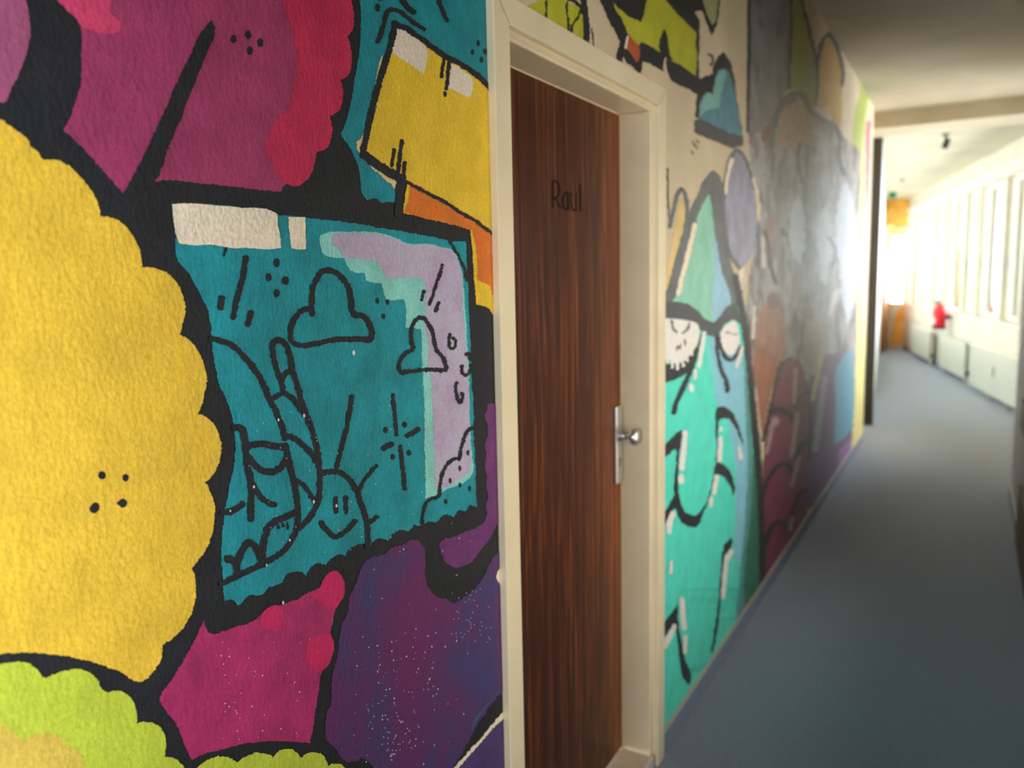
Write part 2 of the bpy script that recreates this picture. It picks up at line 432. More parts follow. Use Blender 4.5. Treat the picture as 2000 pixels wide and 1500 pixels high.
# profile across the frame: (distance from outer edge into the opening, depth)
PROF = [(0.000, 0.000), (0.000, 0.015), (0.002, 0.017), (0.057, 0.017), (0.059, 0.015), (0.060, 0.001), (0.062, -0.001), (0.080, -0.001), (0.082, -0.003), (0.082, -0.093), (0.096, -0.093), (0.096, -0.14), (0.070, -0.14)]
PROFH = [(0.000, 0.000), (0.000, 0.015), (0.002, 0.017), (0.052, 0.017), (0.054, 0.015), (0.0545, 0.001), (0.056, -0.001), (0.071, -0.001), (0.073, -0.003), (0.073, -0.093), (0.088, -0.093), (0.088, -0.14), (0.064, -0.14)]
G = 0.0010
def jamb(side):
    vs = []; fs = []
    for (d, x), (dh, _) in zip(PROF, PROFH):
        y = DY0 + d if side < 0 else DY1 - d
        vs.append((x, y, 0.0)); vs.append((x, y, DZ - dh - G))
    for i in range(len(PROF) - 1): fs.append((2 * i, 2 * i + 2, 2 * i + 3, 2 * i + 1))
    o = meshobj('frame_jamb', vs, fs, M_FRAME, DOOR); return o
for sd in (-1, 1): jamb(sd)
vs = []; fs = []
for (d, x), (dh, _) in zip(PROF, PROFH):
    vs.append((x, DY0 + d + G, DZ - dh)); vs.append((x, DY1 - d - G, DZ - dh))
for i in range(len(PROF) - 1): fs.append((2 * i, 2 * i + 2, 2 * i + 3, 2 * i + 1))
meshobj('frame_head', vs, fs, M_FRAME, DOOR)
for o in DOOR.children:
    b2 = bmesh.new(); b2.from_mesh(o.data); bmesh.ops.recalc_face_normals(b2, faces=b2.faces); b2.to_mesh(o.data); b2.free()
LX = -0.0925
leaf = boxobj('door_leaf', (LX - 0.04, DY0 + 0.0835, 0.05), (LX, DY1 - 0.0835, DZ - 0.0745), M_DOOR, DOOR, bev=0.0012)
# threshold
boxobj('threshold', (-0.14, DY0 + 0.083, 0.0), (0.004, DY1 - 0.083, 0.042), M_SILL, DOOR)
boxobj('threshold_edge', (0.0042, DY0 + 0.083, 0.0), (0.012, DY1 - 0.083, 0.044), M_LINE, DOOR)
# long plate with knob and keyhole
hd = empty('door_handle', (LX, 2.165, 1.03)); hd.parent = DOOR; hd.matrix_parent_inverse = DOOR.matrix_world.inverted()
bpy.context.view_layer.update()
boxobj('handle_plate', (LX + 0.0003, 2.142, 0.915), (LX + 0.010, 2.188, 1.148), M_ALU, hd, bev=0.003)
bm = bmesh.new()
MK = Matrix(((0, 0, 1, LX + 0.010), (1, 0, 0, 2.166), (0, 1, 0, 1.058), (0, 0, 0, 1)))
lathe(bm, [(0.0, 0.0), (0.017, 0.0), (0.017, 0.004), (0.010, 0.008), (0.009, 0.026), (0.013, 0.032), (0.023, 0.038), (0.026, 0.046), (0.024, 0.054), (0.017, 0.059), (0.0, 0.060)], MK)
bmobj('knob', bm, M_STEEL, hd, smooth=True)
bm = bmesh.new()
lathe(bm, [(0.0, 0.0), (0.0045, 0.0), (0.0045, 0.0006), (0, 0.0006)], Matrix(((0, 0, 1, LX + 0.0102), (1, 0, 0, 2.166), (0, 1, 0, 0.987), (0, 0, 0, 1))), 14)
box(bm, (LX + 0.0102, 2.1635, 0.966), (LX + 0.0108, 2.1685, 0.987))
bmobj('keyhole', bm, M_BLACK, hd)
for z in (1.138, 0.925):
    bm = bmesh.new(); lathe(bm, [(0.0, 0.001), (0.003, 0.001), (0.0034, 0.0)], Matrix(((0, 0, 1, LX + 0.0101), (1, 0, 0, 2.166), (0, 1, 0, z), (0, 0, 0, 1))), 10)
    bmobj('screw', bm, M_STEEL, hd)

# ------------------------------------------------------------------ mural: paint areas on the left wall
def ray(px, py):
    return (px - 1000.0) / FPX * RV - (py - 750.0) / FPX * UV + FV
def onX(px, py, X=0.0):
    d = ray(px, py); t = (X - CAM.x) / d.x
    p = CAM + d * t
    return p.y, p.z
def C(ox, oy, s, pts): return [(ox + a / s, oy + b / s) for a, b in pts]
A0 = lambda p: C(0, 0, 4, p);      A1 = lambda p: C(0, 375, 4, p);   A2 = lambda p: C(0, 750, 4, p);   A3 = lambda p: C(0, 1125, 4, p)
B0 = lambda p: C(325, 0, 4, p);    B1 = lambda p: C(325, 375, 4, p); B2 = lambda p: C(325, 750, 4, p); B3 = lambda p: C(325, 1125, 4, p)
C0 = lambda p: C(650, 0, 4, p);    C1 = lambda p: C(650, 375, 4, p); C2 = lambda p: C(650, 750, 4, p); C3 = lambda p: C(650, 1125, 4, p)
RA = lambda p: C(1020, 0, 6.667, p); RB = lambda p: C(1280, 0, 5, p); RC = lambda p: C(1280, 300, 5, p); RD = lambda p: C(1280, 560, 6, p)
RE = lambda p: C(1280, 780, 6, p); RF = lambda p: C(1280, 1000, 6, p); RG = lambda p: C(1440, 160, 5, p); RI = lambda p: C(1440, 660, 5, p)
RJ = lambda p: C(1540, 0, 5.36, p); RK = lambda p: C(1280, 1150, 4.286, p); RL = lambda p: C(1450, 850, 5, p); RH = lambda p: C(1440, 440, 5, p)

def smooth_path(pts, closed, step=3.0, corner=50.0):
    n = len(pts); P = [Vector(p) for p in pts]; T = []
    for i in range(n):
        if not closed and i in (0, n - 1):
            T.append(None); continue
        a, b, c = P[i - 1], P[i], P[(i + 1) % n]
        u, v = b - a, c - b
        if u.length < 1e-6 or v.length < 1e-6 or math.degrees(u.angle(v)) > corner: T.append(None)
        else: T.append((u.normalized() + v.normalized()).normalized())
    out = []
    for i in range(n if closed else n - 1):
        p, q = P[i], P[(i + 1) % n]; L = (q - p).length
        if L < 1e-6: continue
        d = (q - p) / L
        t0, t1 = T[i], T[(i + 1) % n]
        if t0 is None and t1 is None: t0 = t1 = d
        elif t0 is None: t0 = (2 * d - t1)
        elif t1 is None: t1 = (2 * d - t0)
        k = max(1, int(L / step))
        for j in range(k):
            s = j / k
            h0, h1, h2, h3 = 2*s**3 - 3*s**2 + 1, s**3 - 2*s**2 + s, -2*s**3 + 3*s**2, s**3 - s**2
            out.append(p * h0 + t0 * (L * h1) + q * h2 + t1 * (L * h3))
    if not closed: out.append(P[-1])
    return out
def jit(p, amp, seed):
    v = Vector((p.x * 0.42 + seed, p.y * 0.42, seed * 1.7)); w = Vector((p.x * 0.08 - seed, p.y * 0.08, 3 + seed))
    return p + Vector((noise.noise(v) * amp + noise.noise(w) * amp * 0.6, noise.noise(v + Vector((9, 4, 2))) * amp + noise.noise(w + Vector((2, 8, 1))) * amp * 0.6))
SEED = [0.0]
SIDE = ['near']
def hold(p):
    if SIDE[0] == 'near': return Vector((min(p.x, 959 + 0.024 * p.y), p.y))
    return Vector((max(p.x, 1292.0), p.y)) if p.y > 190 else p
def poly(pts, amp=2.6, corner=50.0, step=1.8):
    SEED[0] += 1.37
    base = smooth_path(pts, True, step, corner)
    for k in (1.0, 0.6, 0.3, 0.0):
        q = []
        for p in base:
            h = hold(p)
            if (h - p).length < 1e-6: h = hold(jit(p, amp * k, SEED[0]))
            if not q or (h - q[-1]).length > 0.05: q.append(h)
        tris = [tuple(t) for t in tessellate_polygon([[Vector((p.x, p.y, 0)) for p in q]])]
        n = len(q)
        area = abs(sum(q[i].x * q[(i + 1) % n].y - q[(i + 1) % n].x * q[i].y for i in range(n))) / 2
        ta = sum(abs((q[b] - q[a]).cross(q[c] - q[a])) for a, b, c in tris) / 2
        if abs(ta - area) < 0.004 * area + 1.0: break
    else: print('TESS', round(ta), round(area), pts[:2])
    return q, tris
def stroke(pts, wpx, amp=2.6, taper=None, step=1.8):
    SEED[0] += 1.37
    c = smooth_path(pts, False, step, 100.0); n = len(c); q = []; f = []
    L, R = [], []
    for i, p in enumerate(c):
        t = (c[min(i + 1, n - 1)] - c[max(i - 1, 0)]).normalized(); nn = Vector((-t.y, t.x))
        s = i / max(1, n - 1)
        if taper: h = 0.5 * wpx * (taper[0] * (1 - s) + taper[1] * s)
        else: h = 0.5 * wpx
        L.append(jit(p + nn * h, amp, SEED[0])); R.append(jit(p - nn * h, amp, SEED[0] + 5))
    def cap(p, t, h):
        nn = Vector((-t.y, t.x)); k = 5
        return [p + t * (h * 0.8 * math.sin(math.pi * (j + 1) / (k + 1))) + nn * (h * math.cos(math.pi * (j + 1) / (k + 1))) for j in range(k)]
    t1 = (c[-1] - c[-2]).normalized(); t0 = (c[0] - c[1]).normalized()
    e1 = cap(c[-1], t1, (L[-1] - R[-1]).length / 2); e0 = cap(c[0], t0, (L[0] - R[0]).length / 2)
    q = L + e1 + R[::-1] + e0
    nl = n
    for i in range(n - 1): f.append((i, i + 1, nl + 5 + (n - 2 - i), nl + 5 + (n - 1 - i)))
    i1 = [n - 1] + [nl + j for j in range(5)] + [nl + 5]
    i0 = [nl + 5 + n - 1] + [nl + 5 + n + j for j in range(5)] + [0]
    f.append(tuple(i1)); f.append(tuple(i0))
    return q, f
def ell(c, rx, ry, rot=0.0, amp=1.2):
    SEED[0] += 1.37
    k = 18; ca, sa = math.cos(rot), math.sin(rot); q = []
    for j in range(k):
        a = 2 * math.pi * j / k; x, y = rx * math.cos(a), ry * math.sin(a)
        q.append(jit(Vector((c[0] + ca * x - sa * y, c[1] + sa * x + ca * y)), amp, SEED[0]))
    return q, [tuple(range(k))]
def st(fr, pts, wc, sc=4.0, taper=None, amp=2.6): return stroke(fr(pts), wc / sc, amp, taper)
def dots(fr, lst, sc=4.0): return [ell(fr([(x, y)])[0], rx / sc, ry / sc) for x, y, rx, ry in lst]

CNT = {}
def paint(name, mat, layer, shapes, label=None, near=True, kind=None):
    CNT[layer] = CNT.get(layer, 0) + 1
    X = 0.0004 + layer * 0.00030 + (CNT[layer] % 12) * 0.000010
    V, F = [], []
    for k, (q, fs) in enumerate(shapes):
        base = len(V); x0 = X + (k % 28) * 0.000005; nq = len(q)
        for i, p in enumerate(q):
            xx = x0 + 0.000004 * (1 - abs(2 * i / nq - 1))
            y, z = onX(p.x, p.y, xx)
            if near == True: y = min(y, 1.345)
            elif near == 'over': z = max(z, 2.035)
            else: y = max(y, 2.262); y = min(y, MURAL_END); z = max(z, 0.072)
            z = min(z, CEIL - 0.001); z = max(z, 0.072); y = max(y, BACK_Y)
            V.append((xx, y, z))
        F += [tuple(base + i for i in t) for t in fs]
    o = meshobj(name, V, F, mat, WALL, kind=kind)
    b3 = bmesh.new(); b3.from_mesh(o.data)
    for f in b3.faces:
        if f.normal.x < 0: f.normal_flip()
    b3.to_mesh(o.data); b3.free()
    if label: o['label'] = label
    return o

BLK = paint_mat((36, 36, 38), 0.62, 0.10)
CRIM = paint_mat((160, 58, 96), 0.62, 0.09)
PLUM = paint_mat((158, 80, 112), 0.62, 0.06)
PINK = paint_mat((192, 44, 80), 0.62, 0.07)
YEL = paint_mat((230, 186, 58), 0.62, 0.05)
LIME = paint_mat((190, 200, 62), 0.62, 0.05)
OCH = paint_mat((212, 180, 76), 0.62, 0.05)
TEAL = paint_mat((32, 140, 148), 0.62, 0.10)
CREAMP = paint_mat((242, 224, 196), 0.62, 0.03, strength=0.8)
MINT = paint_mat((136, 204, 192), 0.62, 0.07)
LIL = paint_mat((182, 166, 190), 0.62, 0.08, stops=[(0.25, (172, 138, 172)), (0.5, (184, 170, 192)), (0.75, (190, 182, 196))], vs=9.0)
ORG = paint_mat((212, 112, 38), 0.62, 0.06)
YEL2 = paint_mat((224, 184, 48), 0.62, 0.05)
PURP = paint_mat((106, 50, 104), 0.62, 0.08)
GAL = paint_mat((80, 55, 100), 0.62, stops=[(0.38, (104, 42, 92)), (0.50, (92, 48, 94)), (0.58, (74, 56, 102)), (0.70, (66, 62, 108))], vs=3.6)
INDI = paint_mat((76, 56, 104), 0.62, 0.10)

# ---- black ground of the near mural
o = meshobj('painted_ground', [(0.0002, BACK_Y, 0.072), (0.0002, 1.345, 0.072), (0.0002, 1.345, CEIL - 0.001), (0.0002, BACK_Y, CEIL - 0.001)], [(0, 1, 2, 3)], BLK, WALL)
o['label'] = 'black painted ground of the mural'

paint('painted_petal', PLUM, 1, [poly(A0([(150,-2400),(200,-150),(200,0),(225,100),(238,220),(230,320),(200,430),(150,570),(95,680),(55,790),(0,800),(-700,860),(-2200,800),(-2200,-2400)]))], 'dusty plum painted shape')
paint('painted_petal', CRIM, 1, [poly(A0([(380,-2400),(430,-100),(455,0),(500,50),(545,100),(600,150),(630,210),(640,300),(635,420),(638,560),(620,700),(580,820),(545,930),(495,1010),(620,1130),(760,1280),(900,1440),(955,1505),(1100,1480),(1205,1420)]) + B0([(0,1410),(150,1420),(400,1445),(700,1480),(890,1500),(935,1440),(1100,1300),(1200,1000),(1300,600),(1400,100),(1400,-2400)]))], 'crimson painted flower shape')
paint('painted_highlight', paint_mat((206, 66, 102), 0.62, 0.06), 2, [poly(A0([(520,-420),(440,-200),(452,0),(500,52),(545,102),(600,152),(636,205),(720,235),(770,255),(850,260),(910,255),(940,210),(930,170),(890,130),(860,100),(865,40),(860,-200),(700,-420)]))], 'pink highlight patch')
paint('painted_highlight', PINK, 2, [poly(B0([(905,-2400),(905,20),(940,130),(985,230),(1010,370),(1025,480),(1010,600),(985,700),(965,820),(930,880),(875,890),(850,970),(805,1040),(770,1160),(820,1260),(870,1370),(930,1430),(1010,1455),(1090,1420),(1130,1360),(1160,1270),(1175,1190),(1250,1150),(1295,1060),(1285,930),(1275,905),(1340,870),(1375,780),(1380,700),(1360,620),(1415,595),(1445,510),(1445,400),(1425,310),(1415,285),(1455,220),(1468,120),(1450,20),(1450,-2400)]))], 'scalloped hot pink border')
paint('painted_line', BLK, 3, [poly(B0([(350,155),(375,200),(380,260),(340,370),(285,500),(235,620),(190,730),(140,860),(90,980),(30,1120),(0,1200),(-95,1420),(-340,1515),(-315,1470),(-240,1340),(-170,1200),(-100,1050),(-30,900),(40,740),(110,580),(200,400),(250,290),(310,200)]))])
paint('painted_dots', BLK, 3, dots(B0, [(525,305,25,32),(638,270,24,36),(735,333,25,36),(652,395,24,36)]))
paint('painted_cloud', YEL, 2, [poly([(-260,150),(-120,180)] + A0([(0,930),(130,1020),(230,1110),(240,1140),(290,1180),(340,1240),(440,1245),(540,1300),(640,1390),(700,1470)]) + A1([(725,0),(755,70),(785,190),(850,195),(950,240),(1030,330),(1080,430),(1105,520),(1105,585),(1200,590),(1280,620),(1370,690),(1420,790),(1445,890),(1430,1010),(1405,1110)]) + B1([(200,1180),(270,1280),(305,1390),(318,1480)]) + B2([(312,0),(290,120),(245,240),(320,265),(380,330),(420,430),(425,540),(395,650),(350,730),(300,765),(350,860),(375,960),(378,1070),(350,1200),(300,1310),(230,1400),(195,1440),(215,1480)]) + B3([(230,100),(220,220),(170,350),(100,440),(30,500)]) + A3([(1300,515),(1270,550),(1265,620),(1240,690),(1180,770),(1110,825),(1030,810),(980,770),(880,725),(750,680),(640,650),(500,625),(370,608),(180,598),(60,605),(0,610),(-300,650),(-900,800)]) + [(-420,900)])], 'large yellow scalloped cloud shape')
paint('painted_dots', BLK, 3, [ell(A2([(797,712)])[0], 7.5, 8.6), ell(A2([(982,732)])[0], 6.3, 7.4), ell(A2([(740,967)])[0], 9.0, 11.6, 0.5), ell(A2([(960,930)])[0], 8.6, 9.0), ell(A2([(930,932)])[0], 4, 4)])
paint('painted_bush', LIME, 2, [poly(A3([(-2200,1300),(-900,960),(-300,780),(0,690),(80,678),(200,680),(280,720),(330,780),(355,800),(440,760),(560,730),(690,750),(760,810),(800,890),(835,905),(920,895),(1000,930),(1050,1000),(1068,1080),(1065,1150),(1150,1140),(1230,1170),(1285,1240),(1297,1320),(1285,1420),(1340,1415),(1400,1450),(1440,1500),(1460,1560)]) + B3([(190,1560),(240,1500),(300,1450),(400,1410),(480,1415),(550,1460),(640,1400),(730,1380),(800,1395),(835,1415),(890,1360),(940,1350),(1000,1370),(1050,1425),(1100,1385),(1160,1375),(1220,1400),(1255,1450),(1260,1480),(1340,1470),(1400,1500),(1450,1600),(1500,5000),(-3200,5000)]))], 'lime green scalloped bush shape')
paint('painted_bush', OCH, 3, [poly(A3([(-1800,1500),(-900,1250),(-300,1160),(0,1170),(70,1185),(140,1250),(200,1275),(280,1235),(370,1225),(440,1250),(520,1320),(600,1370),(640,1430),(650,1500),(700,4200),(-1800,4200)]))], 'ochre patch inside the lime shape')
# ---- television panel
TV = poly(B1([(60,110),(70,330),(85,520),(190,660),(260,790),(320,920),(350,1060),(355,1160),(365,1260),(390,1400)]) + B2([(410,0),(450,80),(490,180),(520,290),(538,400),(540,500),(525,650),(495,760),(475,900),(450,1030),(440,1130),(430,1300)]) + B3([(438,0),(445,100),(455,190),(520,190),(560,230),(600,200),(640,155),(750,145),(800,90),(900,50)]) + B2([(940,1490),(1040,1465),(1090,1495),(1140,1420),(1190,1400),(1250,1420),(1300,1350)]) + C2([(50,1330),(100,1350),(130,1290),(190,1255),(250,1250),(290,1280),(330,1220),(380,1205),(430,1220),(480,1160),(530,1140),(590,1150),(640,1100),(690,1110),(750,1070),(810,1075),(850,1035),(900,1020),(940,1040),(980,985),(1040,990),(1070,940),(1125,965),(1120,850),(1110,600),(1100,400),(1095,100)]) + C1([(1085,1500),(1080,1250),(1070,1100),(1060,850),(1050,650),(1040,385),(950,385),(900,380),(750,345),(560,310),(350,280),(150,240),(0,225)]) + B1([(1120,205),(1090,200),(940,185),(870,180),(560,120),(300,95)]))
paint('painted_screen', TEAL, 2, [TV], 'teal painted screen panel')
paint('painted_highlight', CREAMP, 4, [poly(B1([(45,95),(200,90),(380,105),(560,120),(850,160),(865,180),(870,260),(885,330),(895,435),(790,448),(620,435),(530,440),(360,412),(210,415),(100,400),(75,330),(60,250)]), 1.4), poly(B1([(955,195),(1085,195),(1090,330),(1090,440),(1060,450),(975,440),(965,340),(955,250)]), 1.4)], 'cream highlight bars')
paint('painted_reflection', MINT, 3, [poly(C1([(-95,340),(-100,400),(-70,480),(-10,510),(90,515),(110,570),(150,620),(240,625),(260,690),(330,710),(380,710),(390,760),(410,830),(470,845),(555,835),(570,900),(568,1060),(690,1070),(695,1150),(700,1350),(712,1500),(715,1700),(725,2390),(800,2370),(900,2320),(1010,2280),(1095,2185),(1095,2100),(1080,1990),(1068,1700),(1065,1500),(1050,1150),(1035,900),(1020,700),(990,560),(940,460),(850,430),(740,405),(600,405),(480,355),(330,315),(150,310),(0,312),(-60,325)]))], 'mint reflection on the screen')
paint('painted_reflection', LIL, 4, [poly(C1([(0,322),(150,318),(330,325),(480,365),(600,412),(740,405),(850,435),(940,468),(985,560),(1012,650),(1015,800),(1028,1000),(1040,1200),(1058,1500),(1064,1700),(1076,2000),(1082,2175),(1015,2230),(940,2285),(850,2310),(800,2310),(790,2000),(780,1700),(770,1500),(745,1350),(740,1150),(720,1050),(730,950),(720,850),(715,700),(680,670),(560,670),(430,670),(400,640),(370,590),(340,540),(200,520),(80,500),(40,440),(0,420)]))], 'lilac reflection on the screen')
# line drawings on the screen
L4 = []
paint('painted_cloud_outline', BLK, 5, [st(B1, [(1140,960),(1130,920),(1060,925),(1010,980),(975,1060),(975,1150),(1010,1190),(1090,1200),(1200,1175),(1320,1155),(1500,1150),(1600,1145),(1610,1120),(1590,1040),(1540,970),(1470,960),(1455,940),(1440,820),(1410,720),(1350,650),(1290,615),(1230,615),(1170,690),(1140,790),(1135,900),(1140,960)], 44)], 'black outline of a cloud')
paint('painted_cloud_outline', BLK, 5, [st(C1, [(540,1408),(515,1370),(530,1310),(570,1260),(620,1230),(612,1120),(625,1040),(660,990),(700,980),(740,1020),(780,1100),(800,1200),(815,1245),(860,1290),(880,1350),(885,1380),(800,1388),(700,1390),(620,1400),(540,1410)], 34)], 'black outline of a small cloud')
paint('painted_dots', BLK, 5, dots(B1, [(862,552,25,35),(800,665,25,33),(932,692,27,35),(862,790,24,32)]))
paint('painted_line', BLK, 5, [st(B1, [(620,515),(590,700),(545,860),(520,980)], 46), st(B1, [(430,830),(425,910)], 50), st(B1, [(662,940),(635,1040)], 48), st(B1, [(465,435),(450,500)], 14)])
paint('painted_figure_outline', BLK, 5, [
    st(B1, [(355,1145),(420,1160),(520,1205),(600,1280),(680,1370),(730,1450),(770,1530),(800,1610),(835,1670),(880,1770),(910,1850),(925,1930)], 48),
    st(B1, [(905,1480),(880,1440),(850,1340),(830,1240),(835,1180),(870,1155),(910,1170),(945,1220),(970,1300),(985,1400),(1020,1500),(1050,1610),(1090,1730),(1130,1840),(1160,1930),(1180,2020),(1190,2120),(1200,2220),(1195,2340),(1180,2430),(1150,2500),(1090,2580),(1035,2625)], 46),
    st(B1, [(900,1480),(940,1415),(985,1395)], 42), st(B2, [(893,-20),(905,60),(860,95),(825,115)], 40), st(B2, [(905,60),(940,80),(990,120),(1050,200),(1085,235)], 42),
    st(B2, [(925,400),(1000,425),(1060,470),(1120,530),(1170,600)], 46),
    st(B2, [(640,485),(720,468),(800,478),(870,490),(940,490)], 54), st(B2, [(650,575),(700,640),(780,685),(850,680),(910,630),(945,560)], 52),
    st(B2, [(930,480),(950,560),(975,680),(1000,780),(1020,900),(1030,1000),(1025,1100),(990,1200),(920,1300),(820,1370),(720,1420),(600,1480),(430,1560)], 48),
    st(B2, [(530,340),(590,355),(610,430),(620,520),(630,640),(655,740),(665,850),(660,960),(660,1060)], 54), st(B2, [(680,790),(720,860),(780,920),(850,945)], 46),
    st(B2, [(440,1000),(520,990),(595,935)], 50), st(B2, [(1010,750),(1060,780),(1110,840),(1150,900),(1180,930)], 38),
    st(B2, [(1020,1000),(930,1040),(840,1080),(800,1120),(770,1200),(755,1300),(760,1400)], 54), st(B2, [(870,1095),(875,1125)], 22), st(B2, [(910,1085),(915,1110)], 22), st(B2, [(945,1080),(948,1130)], 16),
    st(B2, [(475,1370),(510,1370),(545,1420),(550,1490)], 58), st(B2, [(550,1490),(560,1380),(600,1290),(640,1240),(690,1270),(730,1340),(765,1410)], 56)], 'black outline of a pointing figure')
paint('painted_sun_outline', BLK, 5, [
    st(B2, [(1200,705),(1280,685),(1350,690),(1420,735),(1480,820),(1520,930),(1555,1040),(1570,1120),(1575,1270)], 42),
    st(C2, [(150,95),(110,330),(70,500),(30,650)], 40), st(C2, [(345,635),(270,720),(195,850)], 30), st(C2, [(285,1085),(350,1040)], 34),
    st(B2, [(1325,890),(1325,1000)], 34), st(B2, [(1400,885),(1405,1010)], 34), st(B2, [(1210,1080),(1260,1150),(1320,1190),(1400,1150),(1475,1070)], 40)], 'black outline of a smiling sun')
paint('painted_sparkle', BLK, 5, [st(C2, [(470,80),(485,230),(500,400)], 30), st(C2, [(530,485),(545,650),(565,820)], 34), st(C2, [(580,405),(670,355)], 40), st(C2, [(395,505),(465,468)], 40)] + dots(C2, [(415,360,17,26),(562,318,19,24),(470,570,18,24),(597,538,18,24)]), 'black star burst lines')
paint('painted_dots', BLK, 5, dots(C1, [(350,850,14,24),(428,858,14,22),(397,970,14,24)]))
paint('painted_line', BLK, 5, [st(C1, [(855,570),(820,690),(755,880)], 28), st(C1, [(712,775),(694,845)], 26), st(C1, [(828,865),(802,930)], 28)])
paint('painted_squiggle', BLK, 5, [st(C1, [(915,1110),(910,1170),(920,1220),(950,1215),(960,1165),(935,1140)], 26), st(C1, [(1040,1268),(1065,1258),(1075,1310)], 26), st(C1, [(1012,1360),(1030,1430),(1065,1420),(1075,1350)], 28), st(C1, [(970,1490),(960,1530),(970,1600),(990,1650),(1010,1620),(1005,1570)], 28)])
paint('painted_line', BLK, 5, [st(C1, [(915,385),(960,460),(1000,530),(1030,600),(1048,690)], 22)])
paint('painted_cloud_outline', BLK, 5, [st(C2, [(700,1110),(705,1020),(735,930),(800,885),(825,880),(835,800),(860,690),(910,610),(960,580),(990,590),(1000,520),(1020,440),(1060,360),(1115,345)], 30)] + dots(C2, [(1055,538,12,22),(993,658,12,22),(917,755,12,22),(995,790,12,18),(1070,818,12,22),(885,918,13,22)]), 'black outline of a dotted cloud at the screen corner')
# ---- teal field, yellow box, orange side
paint('painted_field', paint_mat((30, 128, 138), 0.62, 0.10), 1, [poly(C0([(225,-2400),(215,0),(220,130),(215,300),(205,430),(180,560),(165,640),(150,760),(100,960),(60,1050),(130,1150),(190,1280),(215,1400),(225,1500),(270,1570),(330,1550),(390,1585),(430,1575),(480,1590),(495,1500),(520,1400),(1500,1000),(1500,-2400)]), 1.5)], 'teal painted background field')
paint('painted_halo', paint_mat((214, 184, 128), 0.62, 0.08), 2, [poly(C0([(395,430),(370,470),(340,620),(295,800),(258,980),(230,1060),(185,1110),(200,1190),(330,1330),(430,1420),(490,1475),(505,1380),(330,1250),(300,1000)]), 2.4)])
paint('painted_box', YEL2, 3, [poly(C0([(490,185),(700,310),(890,440),(1100,580),(1215,680),(1500,800),(1500,1950),(1240,1830),(1130,1730),(1000,1660),(850,1565),(700,1490),(540,1400),(240,1200),(300,1000),(370,700),(440,400)]))], 'yellow painted box')
paint('painted_box', YEL2, 3, [poly(C1([(550,160),(560,60),(590,-90),(700,-20),(1000,160),(1130,235),(1400,420),(1400,990),(1255,960),(1220,915),(1120,880),(1100,600),(1075,300),(1000,270),(700,200)]))])
paint('painted_box_side', ORG, 4, [poly(C1([(595,-85),(720,-20),(850,70),(1000,165),(1140,260),(1400,440),(1400,870),(1245,805),(1230,730),(1130,690),(1110,400),(1085,300),(1000,270),(700,200),(555,160),(590,60)]))], 'orange shaded box side')
paint('painted_highlight', paint_mat((224, 208, 188), 0.62, 0.03, strength=0.8), 4, [poly(C0([(490,210),(600,260),(745,390),(735,480),(710,575),(600,500),(440,400),(455,320)])), poly(C0([(925,495),(1000,540),(1095,610),(1080,740),(1060,765),(1000,730),(900,685),(915,600)]))], 'white highlights on the yellow box')
paint('painted_box_outline', BLK, 5, [st(C0, [(490,180),(440,400),(380,590),(330,760),(280,980),(238,1190)], 48), st(C0, [(475,180),(600,240),(740,340),(880,440),(1000,500),(1130,590),(1230,690)], 44), st(C0, [(235,1200),(330,1275),(430,1340),(540,1400)], 68), st(C0, [(540,1400),(700,1490),(850,1565),(1000,1660),(1130,1735),(1260,1840)], 30), st(C0, [(540,1390),(525,1500),(520,1680)], 60),
    st(C0, [(870,450),(850,600)], 28), st(C0, [(910,485),(887,695)], 28), ell(C0([(877,735)])[0], 3.6, 6), st(C0, [(540,1100),(510,1340)], 32), st(C0, [(478,1170),(460,1300)], 28), st(C0, [(565,1270),(550,1400)], 32)], 'black outline of the yellow box')
paint('painted_line', BLK, 5, [st(C0, [(460,75),(430,95),(390,220),(350,330)], 34), st(C0, [(460,72),(560,112),(640,180),(715,232)], 34), st(C0, [(530,-20),(590,60),(635,95)], 42), st(C0, [(810,-60),(870,110),(895,165)], 32)] + dots(C0, [(352,60,18,32),(370,-10,14,20),(1138,338,12,24),(1092,408,12,24),(1190,403,12,24),(1163,467,12,24)]))
# ---- purple parts
paint('painted_band', PURP, 2, [poly(C2([(1210,160),(1290,155),(1400,170),(1400,1000),(1290,1090),(1240,1180),(1180,1270),(1100,1370),(1050,1410),(960,1430),(900,1410),(850,1340),(830,1260),(870,1215),(930,1200),(1000,1170),(1100,1130),(1180,1080),(1205,1010),(1195,960),(1215,870),(1200,800),(1205,730),(1190,640),(1200,560),(1190,470),(1210,400),(1205,310),(1185,260),(1205,200)]))], 'purple band around the screen')
paint('painted_field', GAL, 2, [poly(C2([(200,1500),(230,1420),(310,1350),(400,1330),(450,1280),(560,1255),(610,1220),(660,1225),(710,1270),(720,1400),(720,1500),(740,1580),(780,1630),(830,1670),(890,1680),(940,1720),(1000,1680),(1060,1640),(1120,1590),(1180,1500),(1215,1420),(1270,1340),(1310,1300),(1420,1300),(1420,2350),(1320,2410),(1250,2490),(1180,2590),(1110,2690),(1060,2790),(1000,2900),(940,3010),(800,6500),(350,6500),(330,3100),(310,2990),(220,2920),(120,2950),(70,2930),(30,2860),(-50,2780),(-60,2680),(-50,2580),(-10,2470),(-10,2350),(10,2220),(40,2120),(50,1980),(80,1870),(120,1770),(130,1650),(180,1560)]))], 'dark purple galaxy field')
paint('painted_field', INDI, 2, [poly(C3([(985,1500),(1150,1310),(1290,1150),(1420,1060),(1420,5000),(850,5000),(900,1700)]))], 'indigo field below the cream line')
paint('painted_line', CREAMP, 3, [poly(C3([(930,1520),(1050,1385),(1180,1240),(1270,1130),(1335,1060),(1420,1000),(1420,1040),(1335,1112),(1290,1150),(1150,1310),(1000,1480),(900,1640),(860,1640)]))], 'cream diagonal line')
